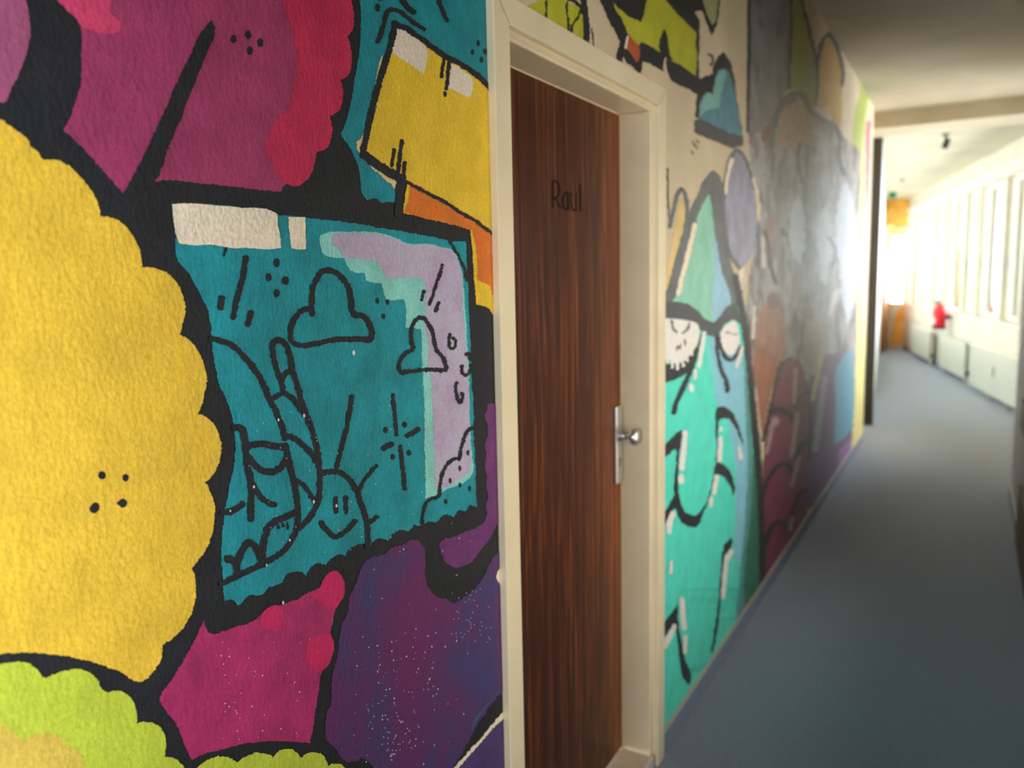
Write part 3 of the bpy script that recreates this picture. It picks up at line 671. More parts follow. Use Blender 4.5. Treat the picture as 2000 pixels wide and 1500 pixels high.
paint('painted_edge', paint_mat((66, 88, 116), 0.62, 0.08), 3, [poly(C3([(1325,895),(1230,985),(1160,1080),(1085,1195),(1095,1130),(1160,1055),(1220,980)]))])
paint('painted_spot', CREAMP, 3, [poly(C2([(1330,1420),(1283,1480),(1285,1530),(1330,1590)]))])
sp = []
rs = random.Random(3)
def inpoly(x, y, P):
    c = False; j = len(P) - 1
    for i in range(len(P)):
        if (P[i].y > y) != (P[j].y > y) and x < (P[j].x - P[i].x) * (y - P[i].y) / (P[j].y - P[i].y) + P[i].x: c = not c
        j = i
    return c
for k in range(150):
    cx, cy = rs.gauss(750, 75), rs.gauss(1340, 90)
    if 690 < cx < 960 and 1080 < cy < 1495: r = rs.uniform(0.5, 1.3); sp.append(ell((cx, cy), r, r * 1.3, amp=0.2))
for k in range(45):
    t = k / 44; sp.append(ell((785 - 20 * t + rs.uniform(-60, 80) * (1 - t), 1440 + 45 * t + rs.uniform(-150, 10) * (1 - t)), 0.9, 1.2, amp=0.2))
for k in range(40):
    sp.append(ell((rs.uniform(880, 960), rs.uniform(1150, 1260)), 0.7, 1.0, amp=0.2))
paint('paint_glint_specks', paint_mat((214, 206, 220), 0.62, 0.03), 4, sp, kind='stuff')  # pale speckles, with glints off the plaster bumps painted in as colour
sp = []
for k in range(46):
    a, b = rs.uniform(430, 615), rs.uniform(1230, 1450); r = rs.uniform(0.6, 1.3); sp.append(ell((a, b), r, r * 1.2, amp=0.2))
for k in range(70):
    a, b = rs.uniform(480, 920), rs.uniform(780, 1080); r = rs.uniform(0.5, 1.1); sp.append(ell((a, b), r, r * 1.3, amp=0.2))
for a, b, r in ((691, 689, 3), (594, 812, 2.4), (544, 820, 1.8), (496, 951, 2.0), (613, 980, 2.2), (657, 988, 2.0), (450, 998, 1.6), (566, 1055, 1.6), (521, 1104, 1.6), (553, 1177, 2.2)): sp.append(ell((a, b), r, r * 1.6, amp=0.3))
paint('paint_glint_specks', paint_mat((222, 214, 206), 0.62, 0.03), 6, sp, kind='stuff')  # overspray dots, plus plaster glints put into the colour
# ---- crimson block below the screen
paint('painted_block', paint_mat((172, 46, 98), 0.62, 0.11), 2, [poly(B3([(295,340),(325,430),(370,455),(430,440),(530,400),(640,370),(740,300),(820,235),(870,235),(910,220),(1000,190),(1110,130),(1200,85),(1230,20),(1280,-30),(1330,-40),(1380,20),(1395,100),(1380,170),(1320,260),(1300,360),(1280,450),(1310,530),(1295,620),(1270,690),(1210,760),(1190,900),(1170,1020),(1150,1150),(1125,1310),(1000,1295),(850,1290),(700,1300),(560,1320),(420,1360),(300,1390),(200,1440),(150,1340),(110,1230),(60,1130),(0,1060),(-50,980),(-60,960),(-10,880),(60,780),(130,670),(200,540),(250,440)]))], 'magenta painted block below the screen')
paint('painted_highlight', paint_mat((200, 40, 92), 0.62, 0.08), 3, [poly(B3([(1110,132),(1200,88),(1232,20),(1285,-32),(1335,-38),(1380,20),(1393,100),(1375,170),(1318,255),(1230,230),(1160,180)]), 1.6), poly(B3([(742,302),(820,238),(900,235),(915,300),(900,380),(830,420),(740,390)]), 2.0), poly(B3([(1130,480),(1278,452),(1308,530),(1293,620),(1210,752),(1130,720),(1090,600)]), 1.6)], 'pink highlights on the magenta block')

# ================= mural beyond the door
OV = 'over'; FAR = False; SIDE[0] = 'far'
BK2 = paint_mat((42, 42, 44), 0.42, 0.10)
GREY = paint_mat((104, 104, 104), 0.45, 0.08)
DGREY = paint_mat((78, 76, 78), 0.45, 0.08)
LIM2 = paint_mat((184, 182, 48), 0.45, 0.06)
TURQ = paint_mat((84, 222, 198), 0.42, 0.05)
WHT = paint_mat((236, 228, 220), 0.45, 0.02)
paint('painted_leaf', LIM2, 1, [poly(RA([(0,130),(90,80),(200,20),(300,-80),(300,-300),(570,-300),(570,-60),(600,40),(740,100),(780,140),(800,300),(790,620),(400,620),(0,400)]))], 'lime leaf above the door', near=OV)
paint('painted_leaf_outline', BK2, 2, [st(RA, [(315,-200),(315,-40),(310,240)], 28, 6.667), st(RA, [(590,30),(580,150),(600,260),(600,420)], 28, 6.667), st(RA, [(760,130),(720,240),(670,300),(635,430)], 36, 6.667), st(RA, [(800,-300),(800,-60),(805,100),(830,250),(840,380),(830,560)], 82, 6.667), st(RA, [(600,-20),(680,15),(740,70),(790,120)], 50, 6.667), st(RA, [(910,370),(925,590)], 22, 6.667)], near=OV)
paint('painted_letter', BK2, 1, [poly([(1158,-40),(1168,-9),(1179,16),(1194,48),(1207.5,72),(1210.5,84),(1206,97),(1204,116),(1216,122),(1217,108),(1222.5,120),(1237,133),(1252.5,148),(1255.5,120),(1275,127),(1297.5,142),(1299,115),(1302,112),(1306,150),(1309,156),(1344,174),(1362,184),(1360,200),(1357,256),(1364,260),(1400,276),(1424,288),(1452,286),(1450,260),(1440,200),(1432,140),(1424,116),(1412,103),(1400,116),(1392,144),(1380,148),(1366,154),(1365,120),(1367,60),(1366,40),(1356,24),(1360,22),(1372,22),(1378,40),(1390,70),(1402,40),(1406,0),(1410,-60)])], 'black graffiti letter outline above the door', near=OV)
paint('painted_letter', LIM2, 2, [poly(RA([(1700,-300),(1640,-60),(1600,100),(1550,300),(1480,260),(1300,150),(1180,20),(1220,130),(1290,240),(1350,370),(1370,420),(1420,500),(1520,600),(1545,545),(1650,590),(1790,680),(1830,400),(1850,380),(1890,500),(1930,720),(1960,790)]) + RB([(150,590),(250,640),(390,740),(400,560),(395,310),(330,250),(230,150),(150,60),(80,-20),(0,-160)]), corner=40)], 'lime green graffiti letter above the door', near=OV)
paint('painted_patch', paint_mat((186, 88, 46), 0.45, 0.06), 3, [poly(RA([(1390,450),(1440,510),(1520,610),(1510,800),(1480,810),(1430,720),(1360,640)]), 0.6)], near=OV)
paint('painted_patch', WHT, 3, [poly(RA([(1362,470),(1388,462),(1358,640),(1330,622)]), 0.4)], near=OV)
paint('painted_heart', paint_mat((78, 132, 148), 0.42, 0.10), 2, [poly(RB([(670,670),(710,690),(750,800),(790,1000),(830,1200),(845,1330),(760,1310),(560,1230),(430,1160),(440,1000),(480,920),(540,900),(575,930),(590,760),(620,690)]))], 'blue pointed heart shape', near=FAR)
paint('painted_heart', paint_mat((126, 178, 172), 0.42, 0.08), 3, [poly(RB([(670,680),(700,720),(660,850),(620,1060),(500,1080),(440,1150),(450,1000),(500,910),(575,920),(600,740)]))], near=FAR)
paint('painted_patch', DGREY, 3, [poly(RB([(385,1180),(440,1165),(600,1240),(760,1310),(850,1340),(855,1420),(740,1440),(600,1385),(420,1310),(380,1280)]))], near=FAR)
paint('painted_drip', paint_mat((168, 168, 118), 0.45, 0.06), 2, [poly(RB([(480,-250),(490,100),(530,200),(560,240),(590,200),(605,100),(625,-250)]))], near=FAR)
paint('painted_line', GREY, 2, [st(RB, [(520,530),(560,560),(540,640)], 30, 5), st(RB, [(400,1365),(425,1395)], 14, 5), st(RB, [(360,1380),(410,1450)], 14, 5), st(RB, [(350,1470),(365,1500)], 14, 5)], near=FAR)
paint('painted_column', paint_mat((126, 123, 122), 0.42, stops=[(0.35, (92, 90, 90)), (0.5, (130, 126, 126)), (0.7, (144, 141, 140))], vs=7.0), 1, [poly(RB([(905,-400),(1345,-400),(1335,-50),(1320,300),(1310,600),(1300,870),(1250,950),(1220,1060),(1150,1200),(1050,1300),(960,1330),(895,1290),(900,800)]))], 'grey painted column', near=FAR)
paint('painted_column_outline', BK2, 2, [st(RB, [(918,-300),(915,200),(910,700),(900,1280)], 30, 5), st(RB, [(1335,-300),(1325,300),(1305,860)], 24, 5)], near=FAR)
paint('painted_leaf', paint_mat((154, 154, 72), 0.45, 0.06), 1, [poly(RJ([(50,-300),(135,-300),(140,100),(190,250),(240,430),(275,600),(285,800),(290,1000),(250,1180),(180,1080),(130,980),(80,930),(20,960),(30,600)]))], 'olive green leaf by the grey column', near=FAR)
paint('painted_leaf_outline', BK2, 2, [st(RJ, [(150,-200),(165,130),(200,230),(240,400),(280,580),(300,800),(290,1100)], 32, 5.36), st(RJ, [(300,800),(320,560),(360,430),(420,350),(480,430),(530,560),(560,700),(562,900)], 40, 5.36)], near=FAR)
paint('painted_dome', paint_mat((196, 152, 68), 0.45, 0.08), 1, [poly(RJ([(330,1150),(320,800),(330,600),(370,470),(420,400),(470,470),(520,600),(550,800),(560,1330),(480,1290),(430,1100)]))], 'ochre dome shape', near=FAR)
paint('painted_leaf', paint_mat((166, 176, 78), 0.45, 0.06), 1, [poly(RJ([(790,800),(830,850),(830,1100),(800,1300),(770,1650),(680,1650),(680,1300),(700,1150),(750,1000),(760,850)]))], near=FAR)
# stone like zone
STONE = paint_mat((128, 124, 122), 0.42, stops=[(0.34, (70, 66, 64)), (0.44, (118, 102, 92)), (0.50, (140, 132, 128)), (0.58, (176, 170, 170)), (0.66, (116, 98, 86))], vs=3.4, streak=(1, 1.0, 1.1))
paint('painted_rock', STONE, 1, [poly([(1462,255),(1490,262),(1520,215),(1548,178),(1580,200),(1600,228),(1625,240),(1650,270),(1680,300),(1678,520),(1672,720),(1640,760),(1580,760),(1530,720),(1500,740),(1475,760),(1455,650),(1470,500),(1478,400),(1465,300)])], 'grey streaked rock shapes', near=FAR)
paint('painted_rock', paint_mat((160, 130, 112), 0.4, 0.12), 2, [poly(RG([(400,500),(430,330),(520,220),(620,180),(690,250),(740,400),(720,600),(600,650),(360,640)]))], near=FAR)
paint('painted_rock_outline', GREY, 3, [st(RG, [(330,640),(400,300),(480,160),(560,110),(640,130),(720,280),(780,330),(850,380),(950,430),(1000,560)], 56, 5)], near=FAR)
paint('painted_rock_outline', BK2, 3, [st(RG, [(960,440),(1000,560),(990,700),(1020,850),(1040,900)], 42, 5), st(RH, [(270,60),(300,180),(330,400),(380,560)], 40, 5), st(RH, [(440,40),(460,90)], 40, 5), st(RH, [(200,100),(210,350)], 30, 5), st(RH, [(890,120),(960,300),(900,420)], 26, 5), st(RG, [(610,600),(600,800),(640,980)], 26, 5)], near=FAR)
paint('painted_rock', paint_mat((120, 84, 70), 0.4, 0.1), 3, [ell(RH([(720,870)])[0], 6, 14), ell(RH([(350,740)])[0], 12, 18), ell(RG([(290,500)])[0], 9, 18, 0.5)], near=FAR)
paint('painted_rock', paint_mat((206, 196, 180), 0.4, 0.05), 2, [poly(RH([(60,420),(80,560),(40,640),(0,560)])), st(RH, [(250,130),(260,400)], 40, 5), st(RH, [(170,800),(150,1100)], 36, 5), st(RH, [(970,640),(910,860)], 50, 5)], near=FAR)
paint('painted_rock', paint_mat((156, 112, 90), 0.42, 0.16), 2, [poly([(1478,640),(1490,600),(1512,585),(1528,610),(1536,660),(1530,720),(1512,750),(1490,745),(1478,700)], 5), poly([(1498,420),(1508,430),(1512,480),(1508,530),(1500,520),(1496,470)], 5)], 'rust brown rock patch', near=FAR)
paint('painted_rock', paint_mat((170, 140, 116), 0.42, 0.12), 2, [poly([(1572,640),(1588,600),(1606,620),(1610,690),(1600,730),(1580,735)], 4)], near=FAR)
paint('painted_rock', paint_mat((196, 198, 208), 0.40, 0.08), 2, [poly([(1640,380),(1655,350),(1668,420),(1670,560),(1655,640),(1642,560)], 5), poly([(1545,420),(1560,380),(1572,430),(1566,520),(1550,500)], 5), poly([(1600,420),(1616,400),(1622,500),(1610,560),(1598,500)], 5)], near=FAR)
# leaf trio
paint('painted_leaf', paint_mat((150, 140, 164), 0.4, stops=[(0.35, (126, 120, 130)), (0.6, (158, 150, 176))], vs=8.0), 2, [poly(RC([(720,30),(790,-20),(850,0),(900,150),(950,300),(980,500),(1000,700),(990,900),(900,1050),(830,1120),(760,1050),(720,900),(690,700),(670,450),(680,250)]))], 'grey violet leaf', near=FAR)
paint('painted_leaf_outline', GREY, 3, [st(RC, [(830,1120),(740,1000),(690,760),(665,500),(690,250),(740,60),(790,-30),(860,20),(920,160),(970,350)], 34, 5), st(RC, [(1010,700),(1010,900),(990,1080)], 40, 5)], near=FAR)
paint('painted_leaf', CREAMP, 4, [st(RC, [(750,60),(700,250),(690,390)], 34, 5), st(RC, [(960,250),(1000,430),(1010,640)], 36, 5), poly(RC([(880,1100),(850,1200),(820,1300),(790,1240),(820,1150)]))], near=FAR)
paint('painted_leaf_outline', GREY, 1, [poly(RC([(570,160),(640,240),(680,700),(720,1000),(800,1300),(790,1560),(90,1560),(100,1350),(200,1100),(290,750),(320,600),(400,430),(500,220)]))], near=FAR)
paint('painted_leaf', paint_mat((128, 196, 166), 0.42, stops=[(0.35, (120, 188, 154)), (0.65, (150, 210, 184))], vs=10.0), 2, [poly(RC([(520,390),(560,600),(580,900),(570,1700),(350,1560),(160,1440),(250,1300),(320,1050),(390,800),(420,600)]))], 'green triangular leaf', near=FAR)
paint('painted_leaf', paint_mat((150, 192, 212), 0.42, 0.05), 3, [poly(RC([(545,600),(600,900),(650,1150),(740,1460),(690,1620),(600,1680),(560,1600),(580,1000)]))], 'pale blue side of the green leaf', near=FAR)
paint('painted_leaf', CREAMP, 4, [st(RC, [(385,690),(330,940),(270,1170),(225,1370)], 46, 5)], near=FAR)
paint('painted_leaf', paint_mat((226, 192, 124), 0.45, 0.06), 2, [poly(RC([(260,430),(300,520),(300,650),(270,800),(220,1000),(160,1200),(80,1400),(80,1200),(150,950),(190,720),(220,560)]))], 'small sand yellow leaf', near=FAR)
paint('painted_leaf_outline', GREY, 3, [st(RC, [(140,720),(180,560),(220,400),(255,340),(290,400),(312,560),(290,740),(210,1050),(120,1380)], 40, 5), st(RC, [(118,150),(125,400),(140,690)], 18, 5)], near=FAR)
# turquoise face
paint('painted_face', TURQ, 1, [poly([(1280,590),(1340,600),(1400,640),(1440,600),(1455,650),(1465,720),(1472,800),(1478,900),(1484,1000),(1488,1120),(1475,1165),(1400,1275),(1310,1410),(1250,1480)])], 'turquoise painted face beside the door', near=FAR)
paint('painted_face', paint_mat((136, 196, 214), 0.42, 0.05), 2, [poly([(1383,655),(1400,645),(1440,640),(1455,720),(1462,800),(1466,900),(1460,1000),(1452,1070),(1434,1110),(1435,1020),(1438,950),(1432,880),(1420,820),(1402,790),(1392,730)])], 'light blue side of the face', near=FAR)
paint('painted_face', paint_mat((88, 150, 146), 0.42, 0.06), 3, [poly([(1454,690),(1462,760),(1470,900),(1476,1000),(1480,1100),(1452,1200),(1438,1215),(1446,1120),(1452,1060),(1458,980),(1461,900),(1456,800)])], near=FAR)
paint('painted_face', paint_mat((54, 116, 92), 0.42, 0.08), 4, [poly([(1461,720),(1470,760),(1477,900),(1484,1000),(1488,1130),(1470,1172),(1455,1195),(1454,1120),(1462,1040),(1470,960),(1470,880),(1464,800)])], 'green edge of the face', near=FAR)
paint('painted_face_outline', BK2, 5, [stroke([(1436,540),(1450,610),(1462,700),(1472,800),(1480,890),(1486,990),(1489,1140)], 13)], near=FAR)
paint('painted_eye', WHT, 4, [poly(RD([(60,360),(120,370),(350,390),(480,430),(520,520),(500,640),(440,760),(340,860),(230,890),(110,830),(60,820)])), poly(RD([(880,410),(940,390),(980,520),(990,640),(960,740),(900,800),(830,780),(780,700),(760,570),(800,480)]))], 'white eyes of the face', near=FAR)
paint('painted_brow', DGREY, 5, [poly(RD([(60,180),(260,180),(400,215),(500,290),(620,400),(690,420),(760,340),(860,220),(930,190),(990,330),(1010,440),(900,385),(820,440),(760,540),(740,600),(690,580),(600,560),(530,500),(480,430),(350,392),(60,372)]))], 'dark grey eyebrows', near=FAR)
paint('painted_eyelid', BK2, 5, [poly(RD([(60,830),(230,900),(340,870),(440,770),(505,650),(535,540),(565,560),(510,700),(440,920),(360,1010),(220,1100),(60,1110)])), st(RD, [(740,600),(770,720),(820,820),(900,860),(955,800),(995,700)], 50, 6)], 'dark lower eyelids', near=FAR)
paint('painted_lashes', WHT, 6, [st(RD, q, 34, 6) for q in ([(190,885),(195,945)], [(255,885),(260,965)], [(310,865),(328,925)], [(365,825),(385,875)], [(402,755),(430,795)], [(442,675),(467,705)], [(467,590),(492,610)], [(140,850),(145,890)])], near=FAR)
paint('painted_pupil', GREY, 6, [st(RD, [(190,400),(210,480),(250,540)], 24, 6), st(RD, [(400,420),(370,500),(315,550)], 24, 6), st(RD, [(250,740),(265,700)], 22, 6), st(RD, [(290,730),(295,670)], 22, 6), st(RD, [(350,690),(345,630)], 22, 6), st(RD, [(830,540),(950,560)], 16, 6)], near=FAR)
paint('painted_nose', BK2, 6, [st(RD, [(485,740),(420,950),(330,1180),(240,1380),(215,1480)], 62, 6, (1.0, 0.8)), st(RD, [(715,570),(725,720),(752,880),(790,1010),(835,1110),(845,1220)], 56, 6, (0.6, 1.0))], 'black nose lines', near=FAR)
paint('painted_highlight', WHT, 7, [st(RD, [(575,540),(510,930)], 50, 6), st(RD, [(470,985),(460,1075)], 42, 6), st(RD, [(415,1145),(425,1215)], 46, 6), st(RD, [(1018,710),(955,940)], 38, 6),
    st(RE, [(348,390),(310,810)], 62, 6), ell(RE([(300,935)])[0], 6, 9.5), ell(RE([(765,350)])[0], 4, 5), st(RE, [(765,450),(748,715)], 52, 6), st(RE, [(720,905),(690,1095)], 52, 6), st(RE, [(655,1165),(650,1255)], 44, 6), st(RE, [(985,570),(1002,690)], 42, 6), st(RE, [(205,1340),(150,1480)], 64, 6),
    st(RF, [(175,130),(160,240)], 56, 6), st(RF, [(890,460),(835,560)], 54, 6), st(RF, [(830,560),(795,1000)], 48, 6), st(RF, [(187,580),(180,710)], 40, 6), st(RK, [(160,310),(80,480)], 44, 4.286), st(RK, [(220,85),(240,335)], 40, 4.286), st(RK, [(252,400),(248,530)], 36, 4.286)], 'white highlights on the face', near=FAR)
paint('painted_mouth', BK2, 6, [poly(RE([(60,600),(125,530),(200,440),(300,360),(310,400),(290,600),(270,800),(265,1000),(290,1180),(330,1290),(400,1350),(460,1360),(530,1310),(600,1200),(660,1000),(690,850),(710,700),(720,500),(710,300),(710,130),(740,90),(830,90),(900,150),(960,270),(1010,420),(1050,570),(990,450),(930,320),(870,240),(800,220),(745,250),(735,400),(735,600),(730,740),(800,760),(860,820),(910,940),(940,1040),(920,1130),(870,1000),(800,910),(710,880),(690,960),(640,1130),(580,1290),(530,1430),(470,1500),(400,1490),(310,1440),(260,1340),(235,1200),(225,1000),(240,800),(255,620),(240,580),(120,680),(60,740)])), poly(RE([(230,1110),(180,1220),(130,1290),(60,1380),(60,1560),(125,1450),(180,1330),(250,1260)]))], 'black mouth lines', near=FAR)
paint('painted_chin', BK2, 6, [poly(RF([(800,400),(890,300),(895,400),(820,500)])), st(RF, [(798,470),(785,700),(768,900),(745,1150),(715,1350),(690,1500),(668,1640)], 28, 6), poly(RK([(40,340),(90,270),(190,130),(195,300),(220,450),(260,620),(300,700),(290,800),(240,750),(210,640),(190,450),(170,290),(90,385),(40,450)]))], 'black chin lines', near=FAR)
# red scales, brown leaf, purple end
paint('painted_scales', paint_mat((124, 50, 72), 0.40, 0.12), 2, [poly([(1526,710),(1560,700),(1578,760),(1584,860),(1582,985),(1536,1075),(1490,1140),(1489,1000),(1490,920),(1500,820),(1515,750)])], 'dark red scales', near=FAR)
paint('painted_scales_outline', BK2, 5, [st(RL, [(190,600),(250,440),(330,320),(400,280),(450,300),(480,380)], 46, 5), st(RL, [(200,1150),(260,950),(310,870),(370,850),(440,900)], 46, 5), st(RL, [(480,780),(540,620),(590,545),(630,545)], 36, 5), st(RL, [(520,220),(560,120),(630,40)], 36, 5), st(RI, [(320,720),(420,705),(480,725),(545,800)], 60, 5), st(RI, [(570,680),(640,560),(690,530)], 34, 5), st(RI, [(430,240),(360,520),(310,760),(250,1000)], 30, 5), st(RI, [(700,500),(715,800),(700,1200)], 26, 5), st(RI, [(400,420),(450,260),(520,200)], 30, 5)], near=FAR)
paint('painted_highlight', paint_mat((164, 138, 136), 0.42, 0.05), 6, [st(RI, [(570,310),(555,630)], 40, 5), st(RI, [(588,730),(560,950),(530,1170)], 42, 5), st(RI, [(608,1165),(530,1440)], 42, 5), st(RI, [(335,860),(290,1120)], 36, 5), ell(RI([(370,815)])[0], 8, 9), st(RL, [(490,815),(462,920)], 40, 5)], near=FAR)
paint('painted_leaf', paint_mat((156, 98, 72), 0.42, 0.08), 3, [poly(RI([(200,60),(270,100),(400,280),(350,450),(300,700),(250,950),(220,800),(190,500),(160,250)]))], 'brown leaf', near=FAR)
paint('painted_field', paint_mat((104, 78, 106), 0.42, 0.08), 2, [poly([(1578,770),(1600,690),(1640,690),(1670,740),(1668,880),(1630,935),(1582,1000)])], 'purple field at the end of the mural', near=FAR)
paint('painted_leaf', paint_mat((146, 140, 158), 0.42, 0.05), 3, [st(RI, [(855,390),(800,800),(760,1090)], 62, 5)], near=FAR)
paint('painted_leaf', paint_mat((186, 168, 124), 0.42, 0.05), 3, [st(RI, [(815,170),(780,380),(735,600)], 46, 5)], near=FAR)
paint('painted_patch', paint_mat((92, 152, 172), 0.42, 0.08), 3, [poly(RI([(970,300),(1060,160),(1130,100),(1140,300),(1120,880),(1040,980),(940,1040),(960,700)]))], 'blue patch near the end of the mural', near=FAR)
paint('painted_patch', paint_mat((150, 108, 166), 0.42, 0.06), 3, [poly(RI([(1000,1110),(1120,980),(1135,1080),(1010,1280)]))], near=FAR)
paint('painted_stripe', paint_mat((226, 208, 128), 0.42, 0.04), 4, [poly([(1682,300),(1692,300),(1690,450),(1689,560),(1690,700),(1688,800),(1690,870),(1660,890),(1668,800),(1671,700),(1676,520)])], 'yellow stripe at the end of the mural', near=FAR)
paint('painted_stripe', paint_mat((186, 84, 112), 0.42, 0.05), 5, [poly(RG([(1270,380),(1300,380),(1295,800),(1280,1210),(1250,1210),(1255,800)]))], 'red stripe at the end of the mural', near=FAR)

# ------------------------------------------------------------------ writing on the door
def leafstroke(pts, wpx):
    q, f = stroke([(1050 + a / 15.0, 330 + b / 15.0) for a, b in pts], wpx, 0.25, None, 1.5)
    return q, f
V, F = [], []
for q, fs in [leafstroke([(450,345),(448,700),(450,1110)], 3.4), leafstroke([(450,350),(520,360),(590,420),(635,560),(630,700),(590,800),(520,840),(455,850)], 3.4), leafstroke([(510,850),(580,980),(665,1130)], 3.4),
              leafstroke([(895,720),(850,680),(790,720),(745,850),(745,1040),(790,1170),(850,1160),(890,1060)], 3.2), leafstroke([(890,700),(890,950),(905,1190)], 3.2),
              leafstroke([(985,700),(980,950),(1010,1140),(1070,1220),(1115,1190)], 3.2), leafstroke([(1130,710),(1128,950),(1135,1240)], 3.2), leafstroke([(1245,460),(1245,800),(1250,1230)], 3.4)]:
    b0 = len(V); xx = LX + 0.0004 + len(F) * 1e-8
    for p in q:
        y, z = onX(p.x, p.y, xx); V.append((xx, y, z))
    F += [tuple(b0 + i for i in t) for t in fs]
meshobj('lettering', V, F, M_MARKER, leaf)['label'] = 'handwritten black name on the door'

# ------------------------------------------------------------------ far corridor things
# dark post of the passage frame
post = empty('passage_post', (-0.035, 8.66, 0), 'dark brown steel post at the end of the mural wall', 'post')
boxobj('post_shaft', (-0.078, 8.63, 0.0), (0.004, 8.69, 2.813), M_POST, post, bev=0.003)
boxobj('post_foot', (-0.082, 8.625, 0.0), (0.008, 8.695, 0.02), M_POST, post)
# end wall colours
CE = paint_mat((236, 172, 70), 0.55, 0.10, vs=6.0)
def endpatch(name, pts, mat, dx):
    q = smooth_path([(x, z) for x, z in pts], True, 0.03)
    tr = tessellate_polygon([[Vector((p.x, p.y, 0)) for p in q]])
    return meshobj(name, [(p.x, YE - dx, p.y) for p in q], [tuple(t) for t in tr], mat, WEND)
endpatch('painted_patch', [(-0.73, 2.95), (-0.31, 2.95), (-0.31, 2.35), (-0.40, 2.40), (-0.52, 2.38), (-0.62, 2.48), (-0.73, 2.42)], CE, 0.001)
endpatch('painted_patch', [(-0.70, 2.40), (-0.60, 2.46), (-0.50, 2.36), (-0.36, 2.37), (-0.36, 2.26), (-0.62, 2.26)], paint_mat((246, 226, 130), 0.55, 0.05), 0.002)
endpatch('painted_patch', [(-0.58, 0.08), (-0.31, 0.08), (-0.31, 1.0), (-0.335, 0.88), (-0.42, 0.80), (-0.50, 0.5)], CE, 0.001)
# wooden door leaf standing open at the far end
fd = empty('wooden_door', (-0.66, 17.3, 0), 'narrow orange brown wooden door edge at the far end of the corridor', 'door')
boxobj('door_panel', (-0.665, 16.75, 0.01), (-0.615, 17.55, 1.92), M_OAK, fd, bev=0.002)
bm = bmesh.new(); tube(bm, [(-0.615, 16.83, 1.02), (-0.57, 16.83, 1.02), (-0.57, 16.95, 1.02)], 0.009); bmobj('door_lever', bm, M_ALU, fd)
# radiators below the windows
def radiator(s0, s1, label):
    e = empty('radiator', wwp((s0 + s1) / 2, 0.08, 0), label, 'radiator', group='radiators under the far windows')
    bm = bmesh.new()
    box(bm, (s0, 0.095, 0.10), (s1, 0.120, 0.56), MW, 0.004)
    k = s0 + 0.06
    bmobj('radiator_panel', bm, M_RAD, e)
    bm = bmesh.new(); box(bm, (s0 + 0.01, 0.042, 0.11), (s1 - 0.01, 0.062, 0.55), MW, 0.004); bmobj('radiator_panel', bm, M_RAD, e)
    bm = bmesh.new(); box(bm, (s0, 0.042, 0.561), (s1, 0.120, 0.568), MW); bmobj('top_grille', bm, M_RAD, e)
    while k < s1 - 0.03:
        bm = bmesh.new(); box(bm, (k, 0.064, 0.12), (k + 0.012, 0.094, 0.54), MW); bmobj('fin', bm, M_RAD, e); k += 0.16
    for s in (s0 + 0.10, s1 - 0.12):
        bm = bmesh.new(); box(bm, (s, 0.064, 0.0), (s + 0.03, 0.094, 0.12), MW); bmobj('foot', bm, M_RAD, e)
    bm = bmesh.new(); tube(bm, [MW @ Vector((s0 - 0.03, 0.08, 0.02)), MW @ Vector((s0 - 0.03, 0.08, 0.14)), MW @ Vector((s0 + 0.01, 0.08, 0.16))], 0.010); bmobj('pipe', bm, M_RAD, e)
    bm = bmesh.new(); lathe(bm, [(0, 0), (0.022, 0.0), (0.024, 0.05), (0.016, 0.07), (0, 0.07)], MW @ Matrix.Translation((s0 - 0.03, 0.08, 0.14)), 14); bmobj('valve', bm, M_BLACK, e)
radiator(1.75, 3.35, 'cream radiator under the windows just right of the red fire extinguisher')
radiator(4.15, 5.85, 'cream radiator left of the red fire extinguisher, nearest the end wall')
# convector box near the right edge
cv = empty('convector_cover', wwp(0.55, 0.07, 0), 'cream sheet metal convector cover under the nearest visible window', 'cover')
boxobj('cover_body', (-1.4, 0.014, 0.07), (1.45, 0.125, 0.58), M_RAD, cv, M=MW, bev=0.004)
for s in (-1.0, -0.2, 0.6): boxobj('cover_foot', (s, 0.03, 0.0), (s + 0.04, 0.11, 0.07), M_RAD, cv, M=MW)
boxobj('cover_lid', (-1.42, 0.014, 0.582), (1.47, 0.132, 0.600), M_WIN, cv, M=MW)
boxobj('cover_latch', (0.28, 0.1255, 0.30), (0.32, 0.138, 0.42), M_ALU, cv, M=MW)
boxobj('cover_gap_shade', (1.455, 0.014, 0.09), (1.60, 0.060, 0.55), M_DARKGAP, cv, M=MW)  # dark block painted in for the shaded gap beside the cover
sk = empty('wall_socket', wwp(1.05, 0.01, 0.70), 'small grey socket on the parapet above the convector cover', 'socket')
boxobj('socket_plate', (1.01, 0.0005, 0.66), (1.09, 0.010, 0.74), M_WIN, sk, M=MW, bev=0.002)
bm = bmesh.new(); lathe(bm, [(0, 0.0), (0.022, 0.0), (0.022, 0.001), (0, 0.001)], MW @ Matrix.Translation((1.05, 0.0105, 0.70)) @ Matrix.Rotation(-math.pi / 2, 4, 'X'), 16); bmobj('socket_well', bm, M_DARKGAP, sk)
